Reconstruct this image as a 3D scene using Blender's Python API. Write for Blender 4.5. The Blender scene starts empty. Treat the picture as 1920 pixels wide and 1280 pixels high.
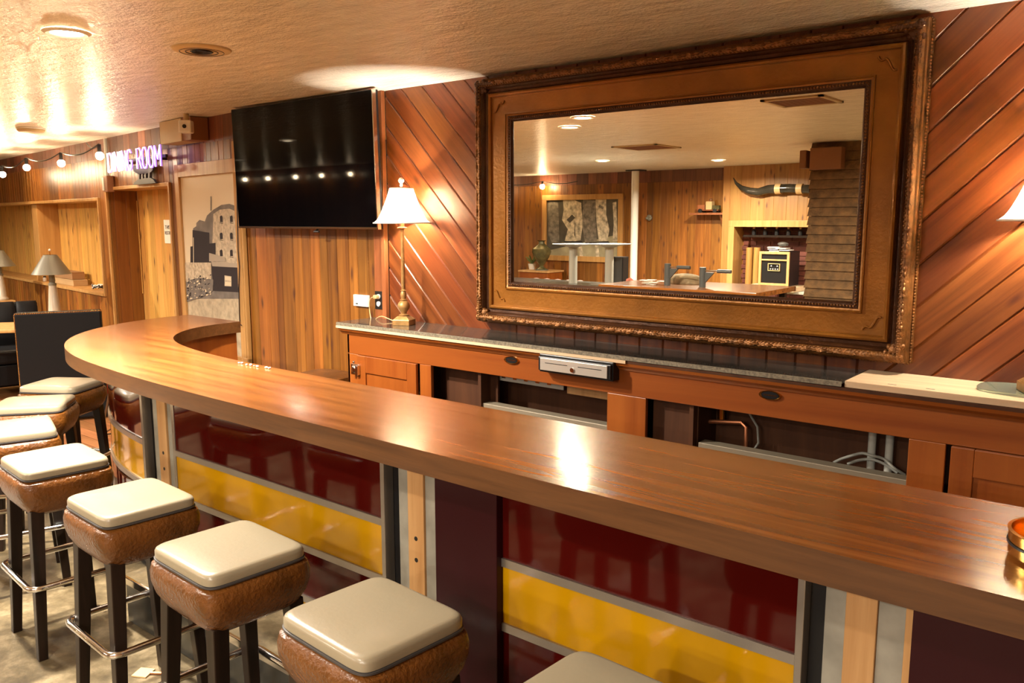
import bpy, bmesh, math, random
from mathutils import Vector, Matrix
C = bpy.context.scene
COL = C.collection
random.seed(7)
PI = math.pi
# ---------------------------------------------------------------- camera, world, exposure
H = 1.716            # eye height
F = 1560.0           # focal length in pixels of a 1920 px wide frame
YAW, PIT, ROL = math.radians(-39.13831708), math.radians(-8.37134025), math.radians(-0.0718159)
_d = Vector((math.sin(YAW)*math.cos(PIT), math.cos(YAW)*math.cos(PIT), math.sin(PIT)))
_r = Vector((math.cos(YAW), -math.sin(YAW), 0)); _u = _r.cross(_d)
R_ = _r*math.cos(ROL)+_u*math.sin(ROL); U_ = -_r*math.sin(ROL)+_u*math.cos(ROL); D_ = _d
CAM = Vector((0, 0, H))
cam = bpy.data.objects.new('camera', bpy.data.cameras.new('camera')); COL.objects.link(cam)
cam.matrix_world = Matrix(((R_.x, U_.x, -D_.x, CAM.x), (R_.y, U_.y, -D_.y, CAM.y), (R_.z, U_.z, -D_.z, CAM.z), (0, 0, 0, 1)))
cam.data.sensor_width = 36; cam.data.lens = F/1920*36; cam.data.clip_start = 0.05
C.camera = cam
w = bpy.data.worlds.new('world'); C.world = w; w.use_nodes = True
w.node_tree.nodes['Background'].inputs[0].default_value = (0.9, 0.6, 0.35, 1)
w.node_tree.nodes['Background'].inputs[1].default_value = 0.02
vs = C.view_settings
vs.view_transform = 'Standard'; vs.look = 'None'; vs.gamma = 1; vs.use_curve_mapping = False; vs.exposure = 1.1
C.cycles.use_denoising = True
C.cycles.max_bounces = 10; C.cycles.diffuse_bounces = 5; C.cycles.glossy_bounces = 6
C.cycles.sample_clamp_indirect = 40.0
C.cycles.caustics_reflective = False; C.cycles.caustics_refractive = False
WARM = (1.0, 0.90, 0.76)
CZ = 2.473           # ceiling height
WY = 3.50            # back wall
MY = 3.46            # mirror glass plane
DOWN = [(-3.64, 1.60, 75), (-4.10, 1.12, 50), (-6.12, -2.49, 75), (-4.91, -3.39, 75), (-0.9, -1.6, 55), (-7.9, 0.9, 95), (-1.9, -0.3, 16), (-10.2, 1.4, 110), (-12.5, -1.5, 80), (-1.5, -3.4, 90), (0.5, -2.9, 80)]  # all after the first four are unseen, added to brighten room and ceiling

def ray(px, py):
    return R_*((px-960)/F) + U_*(-(py-640)/F) + D_
def at_z(px, py, z):
    d = ray(px, py); return CAM + d*((z-H)/d.z)
def at_y(px, py, y):
    d = ray(px, py); return CAM + d*(y/d.y)
# ---------------------------------------------------------------- materials
def mat(name, col, rough=0.5, metal=0.0, spec=0.5, coat=0.0, emis=None, es=0, bump=0, bscale=40, var=0, vscale=3, coatr=0.1, trans=0, ior=1.45, alpha=1):
    m = bpy.data.materials.new(name); m.use_nodes = True
    nt = m.node_tree; b = nt.nodes['Principled BSDF']
    b.inputs['Base Color'].default_value = (*col, 1); b.inputs['Roughness'].default_value = rough
    b.inputs['Metallic'].default_value = metal; b.inputs['Specular IOR Level'].default_value = spec
    b.inputs['Coat Weight'].default_value = coat; b.inputs['Coat Roughness'].default_value = coatr
    b.inputs['Transmission Weight'].default_value = trans; b.inputs['IOR'].default_value = ior
    if emis: b.inputs['Emission Color'].default_value = (*emis, 1); b.inputs['Emission Strength'].default_value = es
    tc = nt.nodes.new('ShaderNodeTexCoord')
    if var:
        n = nt.nodes.new('ShaderNodeTexNoise'); n.inputs['Scale'].default_value = vscale; n.inputs['Detail'].default_value = 5
        nt.links.new(tc.outputs['Object'], n.inputs['Vector'])
        r = nt.nodes.new('ShaderNodeValToRGB'); r.color_ramp.elements[0].position = .3; r.color_ramp.elements[1].position = .7
        r.color_ramp.elements[0].color = (*[c*(1-var) for c in col], 1); r.color_ramp.elements[1].color = (*[min(1, c*(1+var*.6)) for c in col], 1)
        nt.links.new(n.outputs['Fac'], r.inputs['Fac']); nt.links.new(r.outputs['Color'], b.inputs['Base Color'])
    if bump:
        n2 = nt.nodes.new('ShaderNodeTexNoise'); n2.inputs['Scale'].default_value = bscale; n2.inputs['Detail'].default_value = 4
        nt.links.new(tc.outputs['Object'], n2.inputs['Vector'])
        bp = nt.nodes.new('ShaderNodeBump'); bp.inputs['Strength'].default_value = bump; bp.inputs['Distance'].default_value = .01
        nt.links.new(n2.outputs['Fac'], bp.inputs['Height']); nt.links.new(bp.outputs['Normal'], b.inputs['Normal'])
    return m

def wood(name, dark, light, axis=0, rough=0.4, planks=False, board=.35, knots=0.0, grain=1.0, coat=0.0, spec=.5, coatr=.15, knotcol=(.08, .025, .01), bump=.12):
    """grain runs along AXIS of object space, or along U of the UV map when planks."""
    m = bpy.data.materials.new(name); m.use_nodes = True
    nt = m.node_tree; N = nt.nodes; L = nt.links; b = N['Principled BSDF']
    b.inputs['Roughness'].default_value = rough; b.inputs['Coat Weight'].default_value = coat
    b.inputs['Coat Roughness'].default_value = coatr; b.inputs['Specular IOR Level'].default_value = spec
    tc = N.new('ShaderNodeTexCoord'); mp = N.new('ShaderNodeMapping')
    if planks:
        L.new(tc.outputs['UV'], mp.inputs['Vector']); mp.inputs['Scale'].default_value = (.8*grain, 16*grain, 1)
        at = N.new('ShaderNodeAttribute'); at.attribute_name = 'rnd'; rnd = at.outputs['Fac']
    else:
        L.new(tc.outputs['Object'], mp.inputs['Vector'])
        s = [14*grain]*3; s[axis] = .9*grain; mp.inputs['Scale'].default_value = s
        oi = N.new('ShaderNodeObjectInfo'); rnd = oi.outputs['Random']
    mu = N.new('ShaderNodeMath'); mu.operation = 'MULTIPLY'; mu.inputs[1].default_value = 53.0; L.new(rnd, mu.inputs[0])
    cx = N.new('ShaderNodeCombineXYZ'); L.new(mu.outputs[0], cx.inputs[0]); L.new(mu.outputs[0], cx.inputs[2])
    L.new(cx.outputs[0], mp.inputs['Location'])
    n = N.new('ShaderNodeTexNoise'); n.inputs['Scale'].default_value = 1.3; n.inputs['Detail'].default_value = 7; n.inputs['Roughness'].default_value = .62; n.inputs['Distortion'].default_value = .6
    L.new(mp.outputs[0], n.inputs['Vector'])
    r = N.new('ShaderNodeValToRGB'); r.color_ramp.elements[0].position = .32; r.color_ramp.elements[1].position = .68
    r.color_ramp.elements[0].color = (*dark, 1); r.color_ramp.elements[1].color = (*light, 1); L.new(n.outputs['Fac'], r.inputs['Fac'])
    hv = N.new('ShaderNodeHueSaturation'); L.new(r.outputs[0], hv.inputs['Color'])
    ma = N.new('ShaderNodeMapRange'); L.new(rnd, ma.inputs[0]); ma.inputs[3].default_value = 1-board; ma.inputs[4].default_value = 1+board*.7
    L.new(ma.outputs[0], hv.inputs['Value'])
    if planks:
        m2 = N.new('ShaderNodeMath'); m2.operation = 'FRACT'; m3 = N.new('ShaderNodeMath'); m3.operation = 'MULTIPLY'; m3.inputs[1].default_value = 7.31
        L.new(rnd, m3.inputs[0]); L.new(m3.outputs[0], m2.inputs[0]); mb = N.new('ShaderNodeMapRange'); L.new(m2.outputs[0], mb.inputs[0])
        mb.inputs[3].default_value = .494; mb.inputs[4].default_value = .507; L.new(mb.outputs[0], hv.inputs['Hue'])
    out = hv.outputs[0]
    if knots:
        mk = N.new('ShaderNodeMapping'); mk.inputs['Scale'].default_value = (2.9, 9.0, 1) if planks else (3, 3, 3)
        L.new(tc.outputs['UV' if planks else 'Object'], mk.inputs['Vector']); L.new(cx.outputs[0], mk.inputs['Location'])
        nd = N.new('ShaderNodeTexNoise'); nd.inputs['Scale'].default_value = 3; L.new(mk.outputs[0], nd.inputs['Vector'])
        mixv = N.new('ShaderNodeMix'); mixv.data_type = 'VECTOR'; mixv.inputs[0].default_value = .12
        L.new(mk.outputs[0], mixv.inputs[4]); L.new(nd.outputs['Color'], mixv.inputs[5])
        v = N.new('ShaderNodeTexVoronoi'); v.voronoi_dimensions = '2D' if planks else '3D'; v.inputs['Scale'].default_value = 1.0; v.inputs['Randomness'].default_value = 1; L.new(mixv.outputs[1], v.inputs['Vector'])
        kr = N.new('ShaderNodeValToRGB'); kr.color_ramp.elements[0].position = .035; kr.color_ramp.elements[0].color = (1, 1, 1, 1)
        kr.color_ramp.elements[1].position = .15; kr.color_ramp.elements[1].color = (0, 0, 0, 1); L.new(v.outputs['Distance'], kr.inputs[0])
        km = N.new('ShaderNodeMath'); km.operation = 'MULTIPLY'; km.inputs[1].default_value = knots; kg = N.new('ShaderNodeMath'); kg.operation = 'GREATER_THAN'; kg.inputs[1].default_value = .5
        sp = N.new('ShaderNodeSeparateColor'); L.new(v.outputs['Color'], sp.inputs[0]); L.new(sp.outputs[0], kg.inputs[0]); kq = N.new('ShaderNodeMath'); kq.operation = 'MULTIPLY'; L.new(kr.outputs[0], kq.inputs[0]); L.new(kg.outputs[0], kq.inputs[1]); L.new(kq.outputs[0], km.inputs[0])
        mx = N.new('ShaderNodeMix'); mx.data_type = 'RGBA'; L.new(km.outputs[0], mx.inputs[0]); L.new(out, mx.inputs[6]); mx.inputs[7].default_value = (*knotcol, 1)
        out = mx.outputs[2]
    L.new(out, b.inputs['Base Color'])
    bp = N.new('ShaderNodeBump'); bp.inputs['Strength'].default_value = bump; bp.inputs['Distance'].default_value = .004
    L.new(n.outputs['Fac'], bp.inputs['Height']); L.new(bp.outputs['Normal'], b.inputs['Normal'])
    return m

M = {}
M['plank'] = wood('orange pine planks', (0.148, 0.04588, 0.00592), (0.3256, 0.1221, 0.01924), rough=.38, planks=True, board=.38, knots=.95)
M['plank_niche_lit'] = wood('lit-colour niche planks', (0.54, 0.27, 0.054), (0.72, 0.414, 0.108), rough=.42, planks=True, board=.16, knots=.9)  # pale pine lightened in colour, standing in for light inside niche and doorway
M['plank_brown'] = wood('brown reveal planks', (0.16, 0.052, 0.0064), (0.272, 0.096, 0.016), rough=.4, planks=True, board=.2, knots=.6)
M['plank_pale'] = wood('pale pine planks', (0.3024, 0.1296, 0.0252), (0.4464, 0.2232, 0.054), rough=.45, planks=True, board=.18, knots=.8)
M['plank_dark'] = wood('dark band boards', (0.1105, 0.034, 0.017), (0.2125, 0.07225, 0.034), rough=.45, planks=True, board=.45, knots=.3)
M['diag'] = wood('diagonal stained boards', (0.09504, 0.02004, 0.00396), (0.2091, 0.06011, 0.01426), rough=.32, planks=True, board=.22, knots=.95, knotcol=(.06, .013, .006))
M['cab'] = wood('cherry stained cabinet', (0.2072, 0.04588, 0.00592), (0.3182, 0.0888, 0.01332), axis=0, rough=.35, board=.06, grain=.35, coat=.3)
M['cabv'] = wood('cherry stained stile', (0.2072, 0.04588, 0.00592), (0.3182, 0.0888, 0.01332), axis=2, rough=.35, board=.06, grain=.35, coat=.3)
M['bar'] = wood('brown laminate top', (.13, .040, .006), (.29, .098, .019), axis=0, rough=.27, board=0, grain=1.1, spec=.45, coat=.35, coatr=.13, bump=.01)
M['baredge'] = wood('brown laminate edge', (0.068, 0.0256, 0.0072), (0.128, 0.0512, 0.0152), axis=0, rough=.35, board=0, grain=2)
M['trimwood'] = wood('yellow pine trim', (0.4, 0.2, 0.056), (0.56, 0.32, 0.112), axis=2, rough=.4, board=.1)
M['trimred'] = wood('stained trim', (0.21, 0.063, 0.021), (0.315, 0.105, 0.035), axis=2, rough=.35, board=.05)
M['darkwood'] = wood('dark wood', (0.008, 0.0048, 0.0032), (0.0208, 0.0112, 0.0072), axis=2, rough=.35, board=.1, spec=.2)
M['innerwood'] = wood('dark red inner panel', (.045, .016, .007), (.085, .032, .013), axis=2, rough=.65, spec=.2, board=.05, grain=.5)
M['rawwood'] = wood('raw pine board', (0.5616, 0.39, 0.234), (0.6864, 0.5304, 0.351), axis=0, rough=.5, board=.03)
M['log'] = wood('log post', (0.315, 0.154, 0.035), (0.434, 0.238, 0.063), axis=2, rough=.5, board=.1)
M['frame'] = mat('aged gilt', (0.3024, 0.1188, 0.01584), rough=.36, metal=.35, bump=.15, bscale=60, var=.28, vscale=5)
M['gold'] = mat('carved gilt', (0.2, 0.08, 0.0192), rough=.35, metal=.5, bump=.35, bscale=120, var=.5, vscale=30)
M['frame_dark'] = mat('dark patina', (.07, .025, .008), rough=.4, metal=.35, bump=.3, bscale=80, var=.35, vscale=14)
M['mirror'] = mat('mirror glass', (.93, .90, .80), rough=.0, metal=1.0)
M['granite'] = mat('dark granite', (.05, .043, .036), rough=.08, spec=.7, var=.7, vscale=130)
M['granite_edge'] = mat('rough granite edge', (.20, .17, .12), rough=.5, var=.5, vscale=120)
M['black'] = mat('black plastic', (.010, .010, .011), rough=.32)
M['screen'] = mat('tv panel', (.0015, .0015, .002), rough=.03, spec=.11)
M['chrome'] = mat('chrome', (.72, .70, .67), rough=.13, metal=1)
M['steel'] = mat('brushed steel', (.66, .62, .55), rough=.34, metal=.65)
M['dsteel'] = mat('dark steel', (.16, .165, .16), rough=.22, metal=.8, var=.4, vscale=4)
M['alu'] = mat('aluminium strip', (.42, .38, .33), rough=.34, metal=.85)
M['rim'] = mat('dull stainless rim', (.26, .22, .16), rough=.42, metal=.25)
M['galv'] = mat('grey weathered board', (0.306, 0.289, 0.238), rough=.6, var=.3, vscale=9)
M['studwood'] = wood('stud wood', (.45, .23, .08), (.62, .36, .15), axis=2, rough=.6, board=.1)
M['maroon'] = mat('maroon gloss panel', (.062, .0032, .002), rough=.06, spec=.45, var=.25, vscale=1.5)
M['maroon_flat'] = mat('maroon board', (0.028, 0.0024, 0.004), rough=.4, spec=.25)
M['yellow'] = mat('yellow gloss panel', (.52, .26, .0015), rough=.10, spec=.35, var=.2, vscale=3)
M['cream'] = mat('cream vinyl', (0.2666, 0.2236, 0.1505), rough=.33, coat=.2, bump=.04, bscale=90)
M['leather'] = mat('brown vinyl', (.125, .043, .0075), rough=.27, spec=.6, bump=.5, bscale=85, var=.4, vscale=9)
M['piping'] = mat('dark piping', (.05, .045, .045), rough=.4)
M['booth'] = mat('black vinyl', (.006, .0065, .008), rough=.45, spec=.25)
M['boothpink'] = mat('grey pink vinyl', (0.336, 0.216, 0.192), rough=.5)
M['white'] = mat('white plastic', (.75, .73, .68), rough=.4)
M['paper'] = mat('paper', (.80, .77, .70), rough=.7)
M['ink'] = mat('ink', (.06, .05, .05), rough=.6)
M['beige'] = mat('beige box', (0.496, 0.368, 0.192), rough=.5, var=.1)
M['brown'] = mat('brown side', (.22, .09, .035), rough=.5)
M['shade'] = None
M['brass'] = mat('brass', (.72, .42, .10), rough=.2, metal=1)
M['lampbase'] = mat('antique gold lamp', (.42, .24, .085), rough=.38, metal=.4, var=.3, vscale=30)
M['pewter'] = mat('grey green shade', (.20, .19, .15), rough=.42, metal=.3)
M['glass'] = mat('glass', (.9, .95, .9), rough=.03, trans=1.0, ior=1.45)
M['glassg'] = mat('green edged glass', (.75, .95, .75), rough=.05, trans=.8, ior=1.45)
M['red'] = mat('red enamel', (.55, .03, .012), rough=.35)
M['bulb'] = mat('bulb glow', (1, .8, .5), emis=(1, .76, .46), es=80)
M['can'] = mat('lamp disc', (1, .9, .7), emis=(1, .82, .56), es=60)
M['neon'] = mat('neon glow', (.8, .7, 1), emis=(.28, .10, .85), es=.5)
M['neonw'] = mat('neon core', (.9, .85, 1), emis=(.8, .72, 1.0), es=1.2)
M['grey'] = mat('grey metal', (0.0975, 0.105, 0.105), rough=.4, metal=.4)
M['lgrey'] = mat('light grey metal', (0.48, 0.48, 0.432), rough=.38, metal=.1)
M['stone'] = mat('rough stone', (0.336, 0.264, 0.16), rough=.9, bump=.6, bscale=30, var=.4, vscale=12)
M['horn'] = mat('dark horn', (.035, .03, .022), rough=.12, var=.5, vscale=6)
M['bone'] = mat('bone band', (.62, .42, .2), rough=.4)
M['brick'] = mat('brick', (.16, .045, .03), rough=.7, var=.3, vscale=8)
M['urn'] = mat('olive glazed urn', (.16, .14, .06), rough=.2, metal=.3, var=.6, vscale=9)
M['leaf'] = mat('leaf', (.15, .2, .06), rough=.5)
M['pink'] = mat('pink vinyl', (.75, .25, .18), rough=.4)
M['charcoal'] = mat('charcoal board', (.05, .046, .042), rough=.5)
M['copper'] = mat('copper', (.45, .17, .08), rough=.35, metal=.8)
M['hose'] = mat('white hose', (.26, .26, .23), rough=.5)
M['shingle'] = mat('cedar shingle', (0.154, 0.0805, 0.028), rough=.7, bump=.5, bscale=50, var=.45, vscale=14)
M['reflector'] = mat('backing', (.02, .015, .012), rough=.5)
# lamp shade: thin fabric, lit from inside
m = bpy.data.materials.new('lamp shade fabric'); m.use_nodes = True; nt = m.node_tree
b = nt.nodes['Principled BSDF']; b.inputs['Base Color'].default_value = (.9, .82, .68, 1); b.inputs['Roughness'].default_value = .8
tr = nt.nodes.new('ShaderNodeBsdfTranslucent'); tr.inputs[0].default_value = (.95, .82, .62, 1)
mx = nt.nodes.new('ShaderNodeMixShader'); mx.inputs[0].default_value = .75
nt.links.new(b.outputs[0], mx.inputs[1]); nt.links.new(tr.outputs[0], mx.inputs[2]); nt.links.new(mx.outputs[0], nt.nodes['Material Output'].inputs[0])
M['shade'] = m
# ceiling: glossy, stippled cream paint with small rusty stains
m = bpy.data.materials.new('textured cream ceiling paint'); m.use_nodes = True; nt = m.node_tree; N = nt.nodes; L = nt.links; b = N['Principled BSDF']
tc = N.new('ShaderNodeTexCoord'); n1 = N.new('ShaderNodeTexNoise'); n1.inputs['Scale'].default_value = 75; n1.inputs['Detail'].default_value = 3
n2 = N.new('ShaderNodeTexNoise'); n2.inputs['Scale'].default_value = 9; n2.inputs['Detail'].default_value = 5
mpc = N.new('ShaderNodeMapping'); mpc.inputs['Scale'].default_value = (.7, 1.6, 1)
L.new(tc.outputs['Object'], n1.inputs[0]); L.new(tc.outputs['Object'], mpc.inputs[0]); L.new(mpc.outputs[0], n2.inputs[0])
ad = N.new('ShaderNodeMath'); ad.operation = 'ADD'; sc = N.new('ShaderNodeMath'); sc.operation = 'MULTIPLY'; sc.inputs[1].default_value = 2.2
L.new(n2.outputs[0], sc.inputs[0]); L.new(sc.outputs[0], ad.inputs[0]); L.new(n1.outputs[0], ad.inputs[1])
bp = N.new('ShaderNodeBump'); bp.inputs['Strength'].default_value = .8; bp.inputs['Distance'].default_value = .010
L.new(ad.outputs[0], bp.inputs['Height']); L.new(bp.outputs[0], b.inputs['Normal'])
r = N.new('ShaderNodeValToRGB'); r.color_ramp.elements[0].position = .3; r.color_ramp.elements[1].position = .7
r.color_ramp.elements[0].color = (.82, .77, .68, 1); r.color_ramp.elements[1].color = (.93, .89, .80, 1); L.new(n2.outputs[0], r.inputs[0])
# rusty speckles near two places
n3 = N.new('ShaderNodeTexNoise'); n3.inputs['Scale'].default_value = 60; L.new(tc.outputs['Object'], n3.inputs[0])
def blob(cx, cy, rad):
    vm = N.new('ShaderNodeVectorMath'); vm.operation = 'DISTANCE'; vm.inputs[1].default_value = (cx, cy, 0)
    L.new(tc.outputs['Object'], vm.inputs[0]); mr = N.new('ShaderNodeMapRange'); mr.inputs[1].default_value = rad; mr.inputs[2].default_value = 0
    L.new(vm.outputs['Value'], mr.inputs[0]); return mr.outputs[0]
bA = at_z(510, 70, CZ); bB = at_z(570, 107, CZ)
mxx = N.new('ShaderNodeMath'); mxx.operation = 'MAXIMUM'; L.new(blob(bA.x, bA.y, .13), mxx.inputs[0]); L.new(blob(bB.x, bB.y, .22), mxx.inputs[1])
s3 = N.new('ShaderNodeMath'); s3.operation = 'MULTIPLY'; L.new(mxx.outputs[0], s3.inputs[0]); L.new(n3.outputs[0], s3.inputs[1])
r3 = N.new('ShaderNodeValToRGB'); r3.color_ramp.elements[0].position = .30; r3.color_ramp.elements[1].position = .42; L.new(s3.outputs[0], r3.inputs[0])
mm = N.new('ShaderNodeMix'); mm.data_type = 'RGBA'; L.new(r3.outputs[0], mm.inputs[0]); L.new(r.outputs[0], mm.inputs[6]); mm.inputs[7].default_value = (.16, .08, .02, 1)
L.new(mm.outputs[2], b.inputs['Base Color']); b.inputs['Roughness'].default_value = .24; b.inputs['Specular IOR Level'].default_value = .7
M['ceiling'] = m
# floor: worn vinyl and boards
m = bpy.data.materials.new('worn floor'); m.use_nodes = True; nt = m.node_tree; N = nt.nodes; L = nt.links; b = N['Principled BSDF']
tc = N.new('ShaderNodeTexCoord'); n1 = N.new('ShaderNodeTexNoise'); n1.inputs['Scale'].default_value = 4.2; n1.inputs['Detail'].default_value = 12; n1.inputs['Roughness'].default_value = .75; n1.inputs['Distortion'].default_value = .15
L.new(tc.outputs['Object'], n1.inputs[0]); r = N.new('ShaderNodeValToRGB'); cr = r.color_ramp
cr.elements[0].position = .36; cr.elements[0].color = (.05, .036, .018, 1); cr.elements[1].position = .64; cr.elements[1].color = (.27, .21, .125, 1)
e = cr.elements.new(.5); e.color = (.13, .098, .052, 1); L.new(n1.outputs[0], r.inputs[0])
L.new(r.outputs[0], b.inputs['Base Color']); b.inputs['Roughness'].default_value = .38
bp = N.new('ShaderNodeBump'); bp.inputs['Strength'].default_value = .2; bp.inputs['Distance'].default_value = .01; L.new(n1.outputs[0], bp.inputs['Height']); L.new(bp.outputs[0], b.inputs['Normal'])
M['floor'] = m
M['floorwood'] = wood('floor boards', (.26, .10, .035), (.46, .20, .08), rough=.35, planks=True, board=.3)

# ---------------------------------------------------------------- mesh builder
class MB:
    def __init__(s): s.v = []; s.f = []; s.m = []; s.sm = []; s.uv = {}; s.rnd = []
    def add(s, verts, faces, mi=0, smooth=False, uvs=None, rnd=0.0):
        o = len(s.v); s.v += [tuple(v) for v in verts]
        for k, f in enumerate(faces):
            s.f.append([o+i for i in f]); s.m.append(mi); s.sm.append(smooth); s.rnd.append(rnd)
            if uvs: s.uv[len(s.f)-1] = [uvs[i] for i in f]
        return s
    def box(s, a, b, mi=0, M4=None):
        x0, y0, z0 = [min(p, q) for p, q in zip(a, b)]; x1, y1, z1 = [max(p, q) for p, q in zip(a, b)]
        v = [Vector(p) for p in ((x0,y0,z0),(x1,y0,z0),(x1,y1,z0),(x0,y1,z0),(x0,y0,z1),(x1,y0,z1),(x1,y1,z1),(x0,y1,z1))]
        if M4: v = [M4 @ p for p in v]
        return s.add(v, [(3,2,1,0),(4,5,6,7),(0,1,5,4),(1,2,6,5),(2,3,7,6),(3,0,4,7)], mi)
    def hexa(s, bot, top, mi=0):
        return s.add(list(bot)+list(top), [(3,2,1,0),(4,5,6,7),(0,1,5,4),(1,2,6,5),(2,3,7,6),(3,0,4,7)], mi)
    def prism(s, poly, z0, z1, mi=0, smooth=False, M4=None):
        n = len(poly); v = [Vector((x, y, z0)) for x, y in poly]+[Vector((x, y, z1)) for x, y in poly]
        if M4: v = [M4 @ p for p in v]
        s.add(v, [tuple(range(n-1, -1, -1)), tuple(range(n, 2*n))], mi)
        o = len(s.v)-2*n
        for i in range(n):
            j = (i+1) % n; s.f.append([o+i, o+j, o+n+j, o+n+i]); s.m.append(mi); s.sm.append(smooth); s.rnd.append(0.0)
        return s
    def tube(s, pts, r, n=10, closed=False, mi=0, smooth=True):
        pts = [Vector(p) for p in pts]; k = len(pts); rr = r if isinstance(r, (list, tuple)) else [r]*k
        vs_ = []; up = None
        for i, p in enumerate(pts):
            a = pts[(i-1) % k] if (closed or i) else p; c = pts[(i+1) % k] if (closed or i < k-1) else p
            t = (c-a).normalized()
            if up is None: up = Vector((0, 0, 1)) if abs(t.z) < .9 else Vector((1, 0, 0))
            x = (up - t*up.dot(t)); x = x.normalized() if x.length > 1e-5 else t.orthogonal().normalized(); y = t.cross(x); up = x
            for j in range(n):
                A = 2*PI*j/n; vs_.append(p + x*math.cos(A)*rr[i] + y*math.sin(A)*rr[i])
        fs = []
        for i in range(k if closed else k-1):
            for j in range(n):
                q = (i+1) % k; fs.append((i*n+j, i*n+(j+1) % n, q*n+(j+1) % n, q*n+j))
        s.add(vs_, fs, mi, smooth)
        if not closed:
            o = len(s.v)-len(vs_)
            s.f.append([o+j for j in range(n-1, -1, -1)]); s.m.append(mi); s.sm.append(False); s.rnd.append(0.0)
            s.f.append([o+(k-1)*n+j for j in range(n)]); s.m.append(mi); s.sm.append(False); s.rnd.append(0.0)
        return s
    def lathe(s, prof, c=(0, 0, 0), n=28, mi=0, cap=True, sq=False, rot=0, smooth=True):
        vs_ = []
        for r_, z in prof:
            for j in range(n):
                A = 2*PI*j/n + rot; vs_.append((c[0]+r_*math.cos(A), c[1]+r_*math.sin(A), c[2]+z))
        fs = [(i*n+j, i*n+(j+1) % n, (i+1)*n+(j+1) % n, (i+1)*n+j) for i in range(len(prof)-1) for j in range(n)]
        s.add(vs_, fs, mi, smooth)
        if cap:
            o = len(s.v)-len(vs_)
            if prof[0][0] > 1e-4: s.f.append([o+j for j in range(n-1, -1, -1)]); s.m.append(mi); s.sm.append(False); s.rnd.append(0.0)
            if prof[-1][0] > 1e-4: s.f.append([o+(len(prof)-1)*n+j for j in range(n)]); s.m.append(mi); s.sm.append(False); s.rnd.append(0.0)
        return s
    def ball(s, c, r, n=10, mi=0, sx=1, sy=1, sz=1):
        prof = [(r*math.sin(PI*i/n), -r*math.cos(PI*i/n)) for i in range(n+1)]
        o = len(s.v); s.lathe([(max(p, 1e-5), z) for p, z in prof], (0, 0, 0), n+4, mi, cap=False)
        for i in range(o, len(s.v)):
            v = s.v[i]; s.v[i] = (c[0]+v[0]*sx, c[1]+v[1]*sy, c[2]+v[2]*sz)
        return s
    def loft(s, rings, mi=0, smooth=True, cap=True):
        n = len(rings[0]); vs_ = [p for rg in rings for p in rg]
        fs = [(i*n+j, i*n+(j+1) % n, (i+1)*n+(j+1) % n, (i+1)*n+j) for i in range(len(rings)-1) for j in range(n)]
        s.add(vs_, fs, mi, smooth); o = len(s.v)-len(vs_)
        if cap:
            s.f.append([o+j for j in range(n-1, -1, -1)]); s.m.append(mi); s.sm.append(smooth); s.rnd.append(0.0)
            s.f.append([o+(len(rings)-1)*n+j for j in range(n)]); s.m.append(mi); s.sm.append(smooth); s.rnd.append(0.0)
        return s
    def build(s, name, mats, parent=None, bevel=0, seg=2, xf=None):
        me = bpy.data.meshes.new(name)
        vv = [tuple(xf @ Vector(v)) for v in s.v] if xf else s.v
        me.from_pydata(vv, [], s.f)
        if not isinstance(mats, (list, tuple)): mats = [mats]
        for q in mats: me.materials.append(q)
        for p, mi, sm in zip(me.polygons, s.m, s.sm): p.material_index = mi; p.use_smooth = sm
        if s.uv:
            uv = me.uv_layers.new(name='UVMap')
            for p in me.polygons:
                if p.index in s.uv:
                    for k, li in enumerate(p.loop_indices): uv.data[li].uv = s.uv[p.index][k]
            at = me.attributes.new('rnd', 'FLOAT', 'FACE')
            at.data.foreach_set('value', s.rnd)
        me.validate(); me.update()
        if any(s.sm): me.set_sharp_from_angle(angle=math.radians(38))
        o = bpy.data.objects.new(name, me); COL.objects.link(o)
        if parent is not None: o.parent = parent
        if bevel:
            bm = o.modifiers.new('bevel', 'BEVEL'); bm.width = bevel; bm.segments = seg; bm.limit_method = 'ANGLE'; bm.angle_limit = math.radians(40)
            bm.harden_normals = False
        return o
def tag(o, label=None, cat=None, group=None, kind=None):
    if label: o['label'] = label
    if cat: o['category'] = cat
    if group: o['group'] = group
    if kind: o['kind'] = kind
    return o
def thing(name, label, cat, loc=(0, 0, 0), rz=0, group=None):
    o = bpy.data.objects.new(name, None); COL.objects.link(o); o.location = loc; o.rotation_euler = (0, 0, rz)
    o.empty_display_size = .1
    return tag(o, label, cat, group)
def dup(root, loc, rz, label, group=None, scale=None):
    r_ = root.copy(); COL.objects.link(r_); r_.location = loc; r_.rotation_euler = (0, 0, rz); r_['label'] = label
    if group: r_['group'] = group
    if scale: r_.scale = scale
    for ch in list(root.children):
        c = ch.copy(); COL.objects.link(c); c.parent = r_
        for g in ch.children:
            d = g.copy(); COL.objects.link(d); d.parent = c
    return r_
def struct(o): o['kind'] = 'structure'; return o
def light(kind, loc, power, col=WARM, size=.1, parent=None, spread=None, rot=None, name='lamp_light'):
    ld = bpy.data.lights.new(name, kind); ld.energy = power; ld.color = col
    if kind == 'AREA':
        ld.shape = 'DISK'; ld.size = size
        if spread: ld.spread = spread
    elif kind == 'SPOT':
        ld.shadow_soft_size = size; ld.spot_size = spread or 2; ld.spot_blend = .6
    else: ld.shadow_soft_size = size
    o = bpy.data.objects.new(name, ld); COL.objects.link(o); o.location = loc
    if rot: o.rotation_euler = rot
    if parent is not None: o.parent = parent
    return o

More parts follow.
